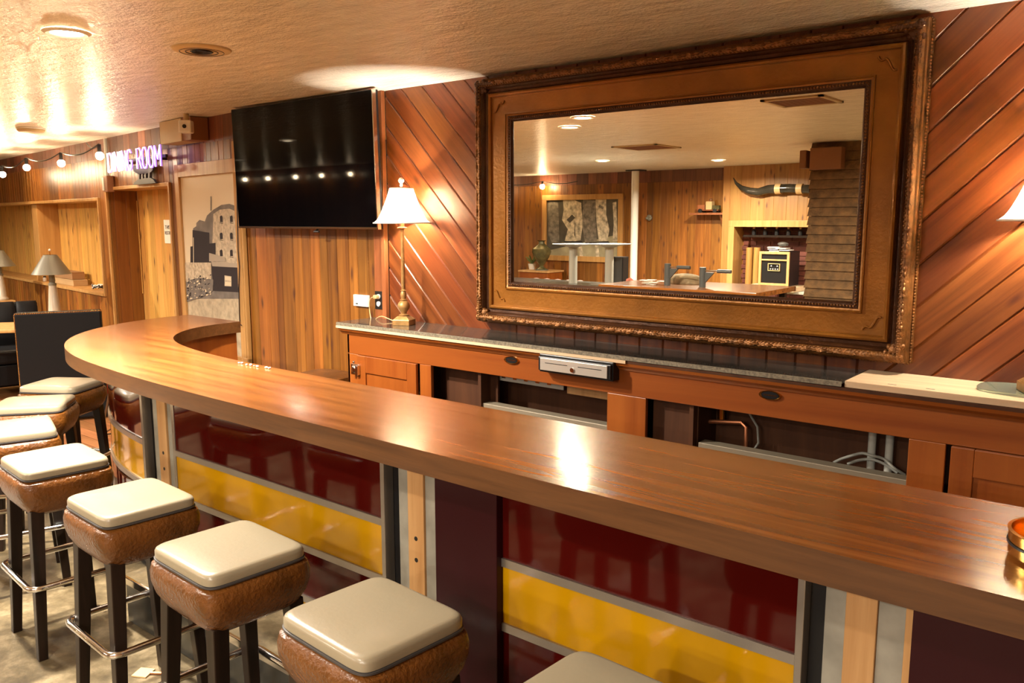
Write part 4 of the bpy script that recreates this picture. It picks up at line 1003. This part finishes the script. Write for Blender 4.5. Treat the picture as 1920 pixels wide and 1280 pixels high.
t = thing('small_jar', 'tiny white jar on the niche sill beside the divider post', 'jar', bp3(uz(84, 524, -.05)[0], nz0+.001, -.05))
MB().lathe([(.018, 0), (.02, .004), (.02, .035), (.014, .04), (.014, .045)], n=16).build('jar_body', M['white'], t)
MB().lathe([(.015, .045), (.016, .05), (.015, .06), (.0001, .061)], n=16).build('jar_lid', M['black'], t)

# ---------------------------------------------------------------- booths, table and lamps at the left
def booth(p0, p1, zt, lb, flip=1, depth=.5, m=None, tuft=False, nails=True):
    m = m or M['booth']; p0, p1 = Vector((p0[0], p0[1], 0)), Vector((p1[0], p1[1], 0)); d = p1-p0; L0 = d.length; rz = math.atan2(d.y, d.x)
    t = thing('booth_seat', lb, 'booth', p0, rz, 'upholstered booths at the left')
    q = MB().box((0, 0, .02), (L0, .11, zt)); q.build('booth_back', m, t, bevel=.018)
    if tuft:
        q = MB()
        nn = max(3, int(L0/.16))
        for k in range(nn): x0 = L0*k/nn; q.loft([sq(L0/nn/2-.002, .012, .45, 3, 16, x0+L0/nn/2, -.01*flip if flip < 0 else .12), sq(L0/nn/2-.002, .035, .6, 3, 16, x0+L0/nn/2, -.0 if flip < 0 else .12), sq(L0/nn/2-.002, .035, zt-.05, 3, 16, x0+L0/nn/2, 0 if flip < 0 else .12), sq(L0/nn/2-.01, .02, zt+.01, 3, 16, x0+L0/nn/2, .02)])
        q.build('tufted_pad', m, t)
    y0, y1 = (.11, .11+depth) if flip > 0 else (-depth, 0)
    MB().box((0.01, y0, .12), (L0-.01, y1, .32)).build('seat_base', m, t, bevel=.01)
    MB().box((0.0, y0, .32), (L0, y1+.01*flip, .46)).build('seat_cushion', m, t, bevel=.035, seg=3)
    if nails:
        q = MB()
        for k in range(int(L0/.013)): q.ball((.012+k*.013, .006, zt-.006), .005, 4)
        for k in range(int((zt-.1)/.013)): q.ball((.006, .006, .1+k*.013), .005, 4)
        q.build('nail_trim', M['brass'], t)
    return t
a = at_z(24, 588, .95); b = at_z(190, 581, .95)
booth(a, b, .95, 'tall black booth back with brass nail trim behind the far bar stools', flip=1)
a2 = at_z(-60, 572, .88); b2 = at_z(70, 565, .88)
booth(a2, b2, .88, 'black tufted booth farther back against the left wall', flip=-1, tuft=True, nails=False)
tc_ = at_z(-35, 612, .76)
t = thing('dining_table', 'wooden topped booth table between the two black booths', 'table', (tc_.x, tc_.y, 0), math.radians(52))
MB().box((-.6, -.3, .73), (.45, .3, .76)).build('table_top', M['trimwood'], t, bevel=.006)
MB().tube([(0, 0, .02), (0, 0, .73)], .035, 16).build('pedestal', M['black'], t); MB().lathe([(.24, 0), (.24, .015), (.04, .03)], n=28).build('table_foot', M['black'], t)
def glasslamp(px, py, z, s_, lb):
    p_ = at_z(px, py, z)
    t = thing('console_lamp', lb, 'table lamp', (p_.x, p_.y, 0), 0, 'dark shaded lamps at the left')
    MB().lathe([(.075*s_, z), (.08*s_, z+.01), (.078*s_, z+.02), (.066*s_, z+.03), (.06*s_, z+.04), (.042*s_, z+.26*s_), (.036*s_, z+.31*s_)], n=24).build('glass_column', M['glassc'], t)
    MB().lathe([(.038*s_, z+.31*s_), (.04*s_, z+.33*s_), (.026*s_, z+.34*s_), (.03*s_, z+.36*s_), (.026*s_, z+.47*s_)], n=20).build('metal_collar', M['pewter'], t)
    MB().lathe([(.19*s_, z+.43*s_), (.065*s_, z+.63*s_)], n=36, cap=False).build('lamp_shade', M['pewter'], t)
    MB().tube([(0, 0, z+.46*s_), (0, 0, z+.67*s_)], .004, 6).build('harp', M['brass'], t); MB().ball((0, 0, z+.68*s_), .012, 6).build('finial', M['white'], t)
    return t
M['glassc'] = mat('frosted glass column', (.62, .54, .42), rough=.25, trans=.35)
CS = MB()
cp_ = at_z(101, 590, .80)
t = thing('console_table', 'small wooden console under the fully visible dark shaded lamp', 'console table', (cp_.x, cp_.y, 0), ang, 'lamp consoles by the booths')
MB().box((-.16, -.10, .77), (.16, .10, .80)).build('table_top', M['trimwood'], t, bevel=.004)
for xx in (-.13, .13): MB().box((xx-.025, -.1, 0), (xx+.025, .1, .77)).build('leg', M['trimwood'], t)
glasslamp(103, 590, .801, .92, 'table lamp with conical grey green metal shade on a glass column')
l2 = glasslamp(4, 562, .801, .9, 'matching lamp cut by the left frame edge, only half its shade showing')
dup(t, (l2.location.x, l2.location.y, 0), ang, 'small wooden console under the lamp cut by the left frame edge')
# red can and wire stand behind the farthest stool
p = at_z(203, 778, 0)
t = thing('fire_extinguisher', 'small red extinguisher standing behind the farthest bar stool', 'fire extinguisher', (p.x, p.y, 0))
MB().lathe([(.065, .14), (.07, .15), (.07, .48), (.05, .53), (.025, .545)], n=20).build('cylinder', M['red'], t)
MB().box((-.02, -.02, .545), (.02, .02, .60)).build('valve', M['brass'], t); MB().lathe([(.075, 0), (.075, .14)], n=20).build('stand_base', M['black'], t)
t = thing('wire_stand', 'thin black wire stand beside the curved end of the bar', 'stand', (0, 0, 0))
A_ = at_z(205, 735, .60); B_ = at_z(190, 815, .05)
MB().tube([A_, B_], .007, 6).build('wire_leg', M['black'], t)
C_ = at_z(215, 800, .04); D2 = at_z(215, 812, .01)
MB().tube([B_, C_], .006, 6).build('wire_foot', M['black'], t); MB().tube([B_, D2], .006, 6).build('wire_foot', M['black'], t)
# floor scraps
p = at_z(282, 1262, .004)
t = thing('metal_bracket', 'small rusty flat bracket lying on the floor between stool legs', 'bracket', (p.x, p.y, 0), .5)
MB().box((-.06, -.03, .001), (.0, .03, .006)).build('flat_plate', M['bone'], t); MB().tube([(0, 0, .006), (.12, .015, .006)], .006, 6).build('rod', M['copper'], t)
p = at_z(296, 1207, .0)
q = MB().add([(p.x-.02, p.y-.015, .003), (p.x+.03, p.y-.01, .003), (p.x+.02, p.y+.02, .003), (p.x-.015, p.y+.015, .003)], [(0, 1, 2, 3)])
tag(q.build('paper_scrap', M['card2']), 'tiny orange scrap on the floor beside a stool leg', 'scrap')
# brass bowl on the bar at the right edge
p = at_z(1893, 1030, BH)
t = thing('brass_dish', 'round brass dish with dark band on the bar at the right frame edge', 'dish', (p.x+.092, p.y+.0, BH+.001))
MB().lathe([(.085, 0), (.095, .006), (.097, .05), (.099, .052), (.092, .053), (.088, .012), (.0001, .01)], n=48, cap=False).build('dish_body', M['brass'], t)
MB().lathe([(.0968, .024), (.0985, .025), (.0985, .029), (.0972, .030)], n=48, cap=False).build('dark_band', M['black'], t)
MB().lathe([(.0001, .0), (.085, .0)], n=48, cap=False).build('dish_bottom', M['brass'], t)
# crumbs at the inner bar edge
p = at_z(485, 686, BH)
q = MB()
rg = random.Random(2)
for k in range(14): q.ball((p.x+rg.uniform(-.13, .10), p.y+rg.uniform(-.012, .006)-.015, BH+.004), rg.uniform(.004, .008), 4, sz=.7)
tag(q.build('plaster_crumbs', M['white'], None), 'white plaster crumbs scattered on the inner edge of the bar top', 'crumbs', None, 'stuff')

# ---------------------------------------------------------------- the other half of the room, seen in the mirror
def mp(px, py, yp):   # point seen in the mirror at virtual depth yp
    v_ = at_y(px, py, yp); return Vector((v_.x, 2*MY-v_.y, v_.z))
FWY = YF
# framed photograph
a = mp(1017, 366, 11.84); b = mp(1166, 493, 11.84)
ph = thing('framed_photograph', 'framed black and white photograph of work trousers seen left in the mirror', 'picture', (0, 0, 0))
y0 = YF+.004; px0, px1, pz0, pz1 = a.x, b.x, b.z, a.z; fwd_ = .09
q = MB()
for r_ in (((px0, pz0), (px1, pz0+fwd_)), ((px0, pz1-fwd_), (px1, pz1)), ((px0, pz0+fwd_), (px0+fwd_, pz1-fwd_)), ((px1-fwd_, pz0+fwd_), (px1, pz1-fwd_))): q.box((r_[0][0], y0, r_[0][1]), (r_[1][0], y0+.035, r_[1][1]))
q.build('picture_frame', M['trimwood'], ph, bevel=.004)
mp_m = [mat('print charcoal', (.10, .09, .07), rough=.35, var=.3, vscale=7), mat('print pale cloth', (.62, .54, .40), rough=.35, var=.6, vscale=14), mat('print grey cloth', (.24, .21, .17), rough=.35, var=.6, vscale=14), mats_m[3], mat('print ground pale', (.38, .34, .22), rough=.35, var=.3, vscale=6)]
q = MB(); q.add([(px1-.05, y0+.01, pz0+.05), (px0+.05, y0+.01, pz0+.05), (px0+.05, y0+.01, pz1-.05), (px1-.05, y0+.01, pz1-.05)], [(0, 1, 2, 3)], 0)
def pl(pts, mi, lv):
    P = [mp(x, y, 11.84) for x, y in pts]; q.add([(v_.x, y0+.012+.001*lv, v_.z) for v_ in P], [list(range(len(P)))], mi)
pl([(1025, 470), (1156, 440), (1156, 486), (1025, 486)], 4, 1)
pl([(1027, 376), (1046, 380), (1048, 455), (1034, 455), (1027, 440)], 2, 2)
pl([(1055, 374), (1075, 374), (1078, 395), (1076, 440), (1080, 452), (1058, 452), (1064, 430), (1053, 412), (1056, 395)], 1, 3)
pl([(1074, 374), (1089, 380), (1092, 420), (1088, 450), (1078, 452), (1078, 420)], 1, 4)
pl([(1093, 374), (1116, 376), (1118, 452), (1096, 454), (1090, 420)], 2, 3)
pl([(1116, 374), (1136, 374), (1136, 402), (1142, 430), (1138, 452), (1122, 452), (1118, 420)], 1, 4)
pl([(1148, 380), (1155, 378), (1157, 452), (1148, 452), (1150, 420)], 1, 3)
pl([(1058, 452), (1090, 452), (1094, 456), (1056, 456)], 3, 5); pl([(1096, 454), (1140, 452), (1144, 456), (1096, 458)], 3, 5)
pl([(1084, 458), (1090, 458), (1094, 485), (1087, 485)], 1, 6); pl([(1115, 458), (1121, 458), (1124, 485), (1117, 485)], 1, 6)
pl([(1072, 402), (1078, 408), (1068, 418), (1062, 412)], 0, 7); pl([(1124, 384), (1132, 388), (1130, 392), (1121, 388)], 2, 7)
q.build('print', mp_m, ph)
# steel column
p = mp(1190, 400, 11.5)
t = thing('steel_column', 'round white steel column rising to the ceiling in the mirror', 'column', (p.x, p.y, 0))
MB().tube([(0, 0, 0), (0, 0, CZ-.02)], .058, 20).build('column_shaft', M['white'], t); MB().box((-.12, -.1, CZ-.02), (.14, .1, CZ-.002)).build('cap_plate', M['black'], t)
# partition with alcove at the fireplace
PY = YF+.30
xL_, xR_ = mp(1357, 330, 2*MY-PY).x, mp(1600, 330, 2*MY-PY).x
cL = mp(1378, 425, 2*MY-PY); cT = cL.z
q = MB(); boards(q, [rect(xL_, cL.x, 0, CZ), rect(cL.x, xR_+1.0, cT, CZ)], Vector((0, PY, 0)), X_, -NY, .16, ang=90, g=.003, dep=.003, jitter=.03, seed=71)
q.add([(xL_, YF, 0), (xL_, PY, 0), (xL_, PY, CZ), (xL_, YF, CZ)], [(0, 1, 2, 3)], 0, False, [(0, 0), (0, .3), (2, .3), (2, 0)], .5)
struct(q.build('wall_partition', M['plank_pale']))
q = MB(); q.box((cL.x-.09, PY, 0), (cL.x, PY+.03, cT)).box((cL.x-.09, PY, cT), (xR_+.2, PY+.03, cT+.09)); q.box((cL.x-.02, YF, 0), (cL.x, PY, cT)).box((cL.x, YF, cT), (xR_, PY, cT+.02))
struct(q.build('trim_8', M['trimwood'], bevel=.003))
q = MB()
for r_ in range(30):
    for c_i in range(12):
        x0 = cL.x+.02+c_i*.21+(r_ % 2)*.1-.1; x0b = max(x0, cL.x+.0); x1b = min(x0+.2, xR_+.8)
        if x1b > x0b: q.box((x0b, YF+.005, r_*.07), (x1b, YF+.02, r_*.07+.062))
struct(q.build('wall_hearth', M['brick']))
# alcove shelf with tiny bottles
sh_ = thing('alcove_shelf', 'dark shelf high in the alcove holding small dark bottles', 'shelf', (0, 0, 0))
zs = mp(1450, 441, 11.6).z
MB().box((cL.x+.12, YF+.02, zs-.03), (xR_, PY-.03, zs)).build('shelf_board', M['darkwood'], sh_)
for k in range(6):
    t = thing('small_bottle', ['first small capped bottle from the left on the alcove shelf', 'second small capped bottle from the left on the alcove shelf', 'third small capped bottle from the left on the alcove shelf', 'fourth small capped bottle from the left on the alcove shelf', 'fifth small capped bottle from the left on the alcove shelf', 'rightmost small capped bottle on the alcove shelf'][k], 'bottle', (cL.x+.25+k*.17, PY-.1, zs+.001), 0, 'small bottles on the alcove shelf')
    MB().lathe([(.03, 0), (.03, .06), (.012, .075), (.012, .09)], n=14).build('bottle_body', M['black'], t); MB().ball((0, 0, .1), .018, 6).build('bottle_cap', M['bone'], t)
# log posts
for k, (px, lb) in enumerate(((1387, 'left round log post standing in the alcove'), (1401, 'right round log post standing in the alcove'))):
    p = mp(px, 500, 11.4); t = tag(MB().tube([(0, 0, 0), (0, 0, mp(px, 465, 11.4).z)], .05, 16).build('log_post', M['log']), lb, 'post', 'log posts in the alcove'); t.location = (p.x, YF+.14+.0*k, 0)
# heater on its stand
HY = YF+.62
a = mp(1424, 471, 2*MY-HY); b = mp(1478, 537, 2*MY-HY)
ht = thing('cabinet_heater', 'black and wood cabinet heater with lit buttons on the hearth in the mirror', 'heater', (0, 0, 0))
hx0, hx1, hz0, hz1 = a.x, b.x, b.z, a.z
MB().box((hx0, HY-.38, hz0), (hx1, HY-.012, hz1)).build('heater_body', M['black'], ht, bevel=.004)
q = MB(); e_ = .035
for r_ in (((hx0, hz0), (hx1, hz0+e_)), ((hx0, hz1-e_), (hx1, hz1)), ((hx0, hz0+e_), (hx0+e_, hz1-e_)), ((hx1-e_, hz0+e_), (hx1, hz1-e_)), ((hx0+e_, hz1-.125), (hx1-e_, hz1-.105))): q.box((r_[0][0], HY-.012, r_[0][1]), (r_[1][0], HY+.006, r_[1][1]))
q.build('heater_frame', M['studwood'], ht, bevel=.002)
xm = (hx0+hx1)/2; zm = (hz0+hz1)/2+.02
q = MB()
for r_ in (((xm-.085, zm-.05), (xm+.085, zm-.043)), ((xm-.085, zm+.045), (xm+.085, zm+.052)), ((xm-.085, zm-.043), (xm-.078, zm+.045)), ((xm+.078, zm-.043), (xm+.085, zm+.045))): q.box((r_[0][0], HY-.012, r_[0][1]), (r_[1][0], HY+.004, r_[1][1]))
q.build('control_frame', M['bone'], ht)
q = MB()
for k in range(4): q.tube([(xm-.05+k*.034, HY-.011, zm-.025), (xm-.05+k*.034, HY-.004, zm-.025)], .008, 8)
for k in (-.04, .045): q.tube([(xm+k, HY-.011, zm+.018), (xm+k, HY-.004, zm+.018)], .009, 8)
q.build('button', M['white'], ht)
t = thing('heater_bench', 'low bench with a pale plank top under the cabinet heater', 'bench', (0, 0, 0))
MB().box((hx0-.15, HY-.39, hz0-.07), (hx1+.12, HY+.12, hz0-.001)).build('plank_top', M['rawwood'], t, bevel=.004)
MB().box((hx0-.4, HY-.40, hz0-.10), (hx1+.35, HY+.02, hz0-.071)).build('lower_slab', M['lgrey'], t)
for xx in (hx0-.3, hx1+.2): MB().box((xx, HY-.39, 0), (xx+.08, HY-.05, hz0-.10)).build('bench_leg', M['darkwood'], t)
t = thing('junk_pile', 'pile of pale papers and dark odds on top of the heater', 'papers', (0, 0, 0))
q = MB(); rg = random.Random(8)
for k in range(5): x = hx0+.06+rg.random()*.2; q.box((x, HY-.25, hz1+.002+k*.012), (x+.14, HY-.08, hz1+.012+k*.012))
q.build('papers', M['paper'], t); MB().ball((xm+.05, HY-.17, hz1+.10), .045, 8, sx=1.8, sz=.7).build('dark_cloth', M['charcoal'], t)
# horn
hp = [mp(x, y, 2*MY-(PY+.09)) for x, y in ((1375, 333), (1380, 343), (1390, 352), (1405, 358), (1422, 360), (1440, 355), (1460, 354), (1480, 353), (1500, 354), (1520, 355))]
hn = thing('mounted_horn', 'long curved dark horn with bone bands mounted above the alcove', 'horn', (0, 0, 0))
MB().tube(hp, [.004, .02, .035, .05, .056, .062, .064, .062, .06, .06], 16).build('horn_body', M['horn'], hn)
for k in (6, 8): MB().tube([hp[k]-Vector((.04, 0, 0)), hp[k]+Vector((.04, 0, 0))], .072, 16).build('bone_band', M['bone'], hn)
# truck shelf
a = mp(1297, 399, 11.7); b = mp(1356, 399, 11.7)
t = thing('wall_shelf', 'small wooden wall shelf with curved bracket left of the alcove', 'shelf', (0, 0, 0))
MB().box((a.x, YF+.004, a.z-.03), (xL_-.005, YF+.26, a.z)).build('shelf_board', M['trimred'], t)
MB().prism([(0, 0), (.2, 0), (.17, -.05), (.06, -.2), (0, -.3)], -.015, .015, M4=Matrix.Translation((xL_-.08, YF+.004, a.z-.03)) @ Matrix(((0, 0, 1, 0), (1, 0, 0, 0), (0, 1, 0, 0), (0, 0, 0, 1)))).build('shelf_bracket', M['trimred'], t)
tk = thing('model_truck', 'small antique model truck standing on the wall shelf', 'model truck', (a.x+.27, YF+.13, a.z), 0)
MB().box((-.17, -.06, .03), (.17, .06, .045)).box((-.17, -.06, .045), (-.05, .06, .12)).build('truck_bed', M['copper'], tk, bevel=.004)
MB().box((-.04, -.055, .045), (.06, .055, .17)).build('truck_cab', M['bone'], tk, bevel=.01)
MB().box((.06, -.04, .045), (.17, .04, .11)).build('truck_hood', M['urn'], tk, bevel=.01)
MB().ball((.02, 0, .19), .028, 6).build('driver_figure', M['brown'], tk)
for xx in (-.12, .12):
    for yy in (-.065, .065): MB().tube([(xx, yy-.008, .03), (xx, yy+.008, .03)], .032, 14).build('wheel', M['black'], tk)
p = mp(1216, 408, 11.82)
tag(MB().ball((p.x, YF+.03, p.z), .05, 8, sy=.5).ball((p.x+.03, YF+.05, p.z+.02), .022, 6).ball((p.x-.03, YF+.05, p.z-.01), .022, 6).build('wall_rosette', M['pewter']), 'small grey metal rosette on the plank wall in the mirror', 'wall ornament')
# shingle clad pier with box
a = mp(1525, 270, 8.63); a2 = mp(1600, 270, 8.63)
pr = thing('shingle_pier', 'brown shingle clad pier at the right end of the mirror reflection', 'pier', (0, 0, 0))
q = MB(); pX0, pX1, pY = a.x-.01, a.x+.75, a.y
for k in range(27):
    z = k*.0916; q.hexa([(pX0-.012, pY+.018, z), (pX1, pY+.018, z), (pX1, pY-.5, z), (pX0-.012, pY-.5, z)], [(pX0, pY, z+.09), (pX1, pY, z+.09), (pX1, pY-.5, z+.09), (pX0, pY-.5, z+.09)])
q.build('shingles', M['shingle'], pr)
MB().box((pX0+.02, pY-.45, 0), (pX1-.02, pY-.02, CZ-.002)).build('pier_core', M['innerwood'], pr)
MB().box((pX0+.03, pY+.018, 2.20), (pX0+.34, pY+.14, CZ-.06)).build('sconce_box', M['brown'], pr, bevel=.005)
MB().box((pX0-.09, pY-.02, 2.22), (pX0-.02, pY+.10, 2.40)).build('side_lamp', M['brown'], pr, bevel=.01)
# high worktop with grey clamps, stone and papers
w0 = mp(1195, 538, 7.9); w1 = mp(1430, 543, 7.9); WT = mp(1252, 535, 7.95).z
wt = thing('work_table', 'high brown worktop carrying grey clamp posts in the mirror', 'table', (0, 0, 0))
MB().box((-5.0, -1.75, WT-.05), (-3.2, -.72, WT)).build('table_top', M['bar'], wt, bevel=.004)
for xx in (-4.9, -3.3):
    for yy in (-1.65, -.85): MB().box((xx-.03, yy-.03, 0), (xx+.03, yy+.03, WT-.05)).build('leg', M['darkwood'], wt)
for (x0, y0_, x1, y1_), lb in (((1252, 494, 1294, 500), 'left grey metal post with a horizontal grip handle in the mirror'), ((1318, 501, 1371, 509), 'right grey metal post with a longer horizontal grip handle in the mirror')):
    p = mp(x0, y0_, 7.95); e = mp(x1, y1_, 7.95)
    t = thing('clamp_post', lb, 'clamp', (p.x, p.y, WT), 0, 'grey clamp posts on the worktop')
    h_ = p.z-WT
    MB().tube([(0, 0, 0), (0, 0, h_)], .034, 16).build('post_tube', M['grey'], t)
    MB().tube([(.03, 0, h_-.035), (e.x-p.x-.13, 0, h_-.035)], .010, 10).build('arm_rod', M['chrome'], t)
    MB().tube([(e.x-p.x-.15, 0, h_-.035), (e.x-p.x, 0, h_-.035)], .019, 12).build('grip', M['grey'], t)
    MB().prism([(.03, h_-.05), (.13, h_-.05), (.03, h_-.16)], -.012, .012, M4=Matrix(((1, 0, 0, 0), (0, 0, 1, 0), (0, 1, 0, 0), (0, 0, 0, 1)))).build('gusset', M['grey'], t)
p = mp(1285, 538, 8.3)
q = MB(); q.ball((p.x, p.y, WT+.03), .15, 12, sx=1.5, sy=.8, sz=.55); o = q.build('stone_slab', M['stone']); tag(o, 'rough tan stone lying between the two grey clamp posts', 'stone')
p = mp(1222, 536, 8.0)
t = thing('paper_pile', 'white crumpled papers left of the first clamp post', 'papers', (p.x, p.y, WT))
q = MB(); rg = random.Random(12)
for k in range(8): x, y = rg.uniform(-.12, .1), rg.uniform(-.06, .06); q.box((x, y, .001+k*.007), (x+.1, y+.07, .006+k*.007), 0, Matrix.Rotation(rg.uniform(-.2, .2), 4, 'Z'))
q.build('sheets', M['paper'], t)
# dark table with upturned table bases
d0 = mp(1040, 531, 8.9)
dt = thing('game_table', 'long table with dark grey top under the upturned metal bases in the mirror', 'table', (0, 0, 0))
DT = mp(1075, 531, 9.0).z
MB().box((-7.6, -2.5, DT-.08), (-5.2, -1.75, DT)).build('table_top', M['dsteel'], dt, bevel=.005)
for xx in (-7.5, -5.3):
    for yy in (-2.42, -1.83): MB().box((xx-.04, yy-.04, 0), (xx+.04, yy+.04, DT-.08)).build('leg', M['darkwood'], dt)
for px, lb in ((1075, 'left upturned metal table base with round plate on a column'), (1143, 'right upturned metal table base overlapping its twin')):
    p = mp(px, 457, 9.0); t = thing('upturned_pedestal', lb, 'table base', (p.x, p.y, DT+.001), 0, 'upturned table bases'); h_ = p.z-DT
    MB().tube([(0, 0, 0), (0, 0, h_-.03)], .055, 20).build('base_column', M['lgrey'], t)
    MB().lathe([(.055, h_-.05), (.12, h_-.025), (.27, h_-.008), (.28, h_), (.0001, h_)], n=36, cap=False).build('base_plate', M['lgrey'], t)
p = mp(1163, 530, 9.4); p2 = mp(1163, 481, 9.4)
t = thing('speaker_box', 'black upright speaker behind the upturned table bases', 'speaker', (p.x, p.y, DT+.001))
MB().box((-.08, -.07, 0), (.08, .07, p2.z-DT)).build('speaker_case', M['black'], t, bevel=.006); MB().box((-.07, .07, .01), (.07, .076, p2.z-DT-.01)).build('speaker_grille', M['charcoal'], t)
p = mp(1186, 538, 8.7)
t = thing('cane_handle', 'pink hooked handle standing up beside the speaker', 'umbrella handle', (0, 0, 0))
hk = [mp(x, y, 8.75) for x, y in ((1190, 545), (1189, 534), (1187, 527), (1182, 523), (1177, 525), (1176, 530))]
hk[0].z = DT+.0
MB().tube(hk, .022, 10).build('hook', M['pink'], t)
# urn on a cabinet, plant
p = mp(996, 508, 11.2)
t = thing('side_cabinet', 'low wooden cabinet under the urn in the mirror', 'cabinet', (p.x-.05, YF+.33, 0))
MB().box((-.3, -.22, 0), (.3, .22, p.z-.03)).build('cabinet_body', M['cabv'], t, bevel=.004); MB().box((-.32, -.24, p.z-.03), (.32, .24, p.z)).build('cabinet_top', M['studwood'], t, bevel=.004)
ur = thing('glazed_urn', 'olive glazed urn with narrow neck on the side cabinet', 'urn', (p.x, YF+.38, p.z+.001))
MB().lathe([(.09, 0), (.10, .02), (.05, .05), (.035, .08), (.07, .13), (.13, .22), (.165, .31), (.16, .37), (.10, .42), (.055, .45), (.05, .49), (.08, .51)], n=28).build('urn_body', M['urn'], ur)
MB().lathe([(.12, 0), (.12, .012), (.09, .016)], n=24).build('urn_foot', M['pewter'], ur)
t = thing('potted_plant', 'leafy plant with long thin leaves left of the urn', 'plant', (p.x-.27, YF+.30, p.z+.001))
MB().lathe([(.05, 0), (.07, .1), (.065, .1)], n=18).build('plant_pot', M['white'], t)
q = MB(); rg = random.Random(4)
for k in range(18):
    A = rg.uniform(0, 2*PI); L0 = rg.uniform(.12, .3); pts = [(math.cos(A)*L0*s_*.7, math.sin(A)*L0*s_*.5, .09+L0*(s_-.45*s_*s_)) for s_ in (0, .3, .6, .85, 1)]
    q.tube(pts, [.004, .012, .014, .01, .002], 5)
q.build('leaves', M['leaf'], t)
# pinkish tufted booth
a = mp(993, 521, 10); 
t = thing('tufted_sofa', 'pale pinkish tufted sofa back rising behind the table in the mirror', 'sofa', (0, 0, 0))
zt_ = a.z
q = MB()
for k in range(5): q.ball((a.x+.13+k*.2, a.y, zt_-.12), .13, 10, sx=.95, sy=.7, sz=1.0)
q.box((a.x+.02, a.y-.08, .35), (a.x+1.0, a.y+.08, zt_-.1)); q.build('sofa_back', M['boothpink'], t)
MB().box((a.x, a.y-.6, .12), (a.x+1.05, a.y-.08, .45)).build('sofa_seat', M['boothpink'], t, bevel=.03)
for xx in (a.x+.05, a.x+.95): MB().box((xx, a.y-.5, 0), (xx+.05, a.y-.1, .12)).build('sofa_leg', M['darkwood'], t)
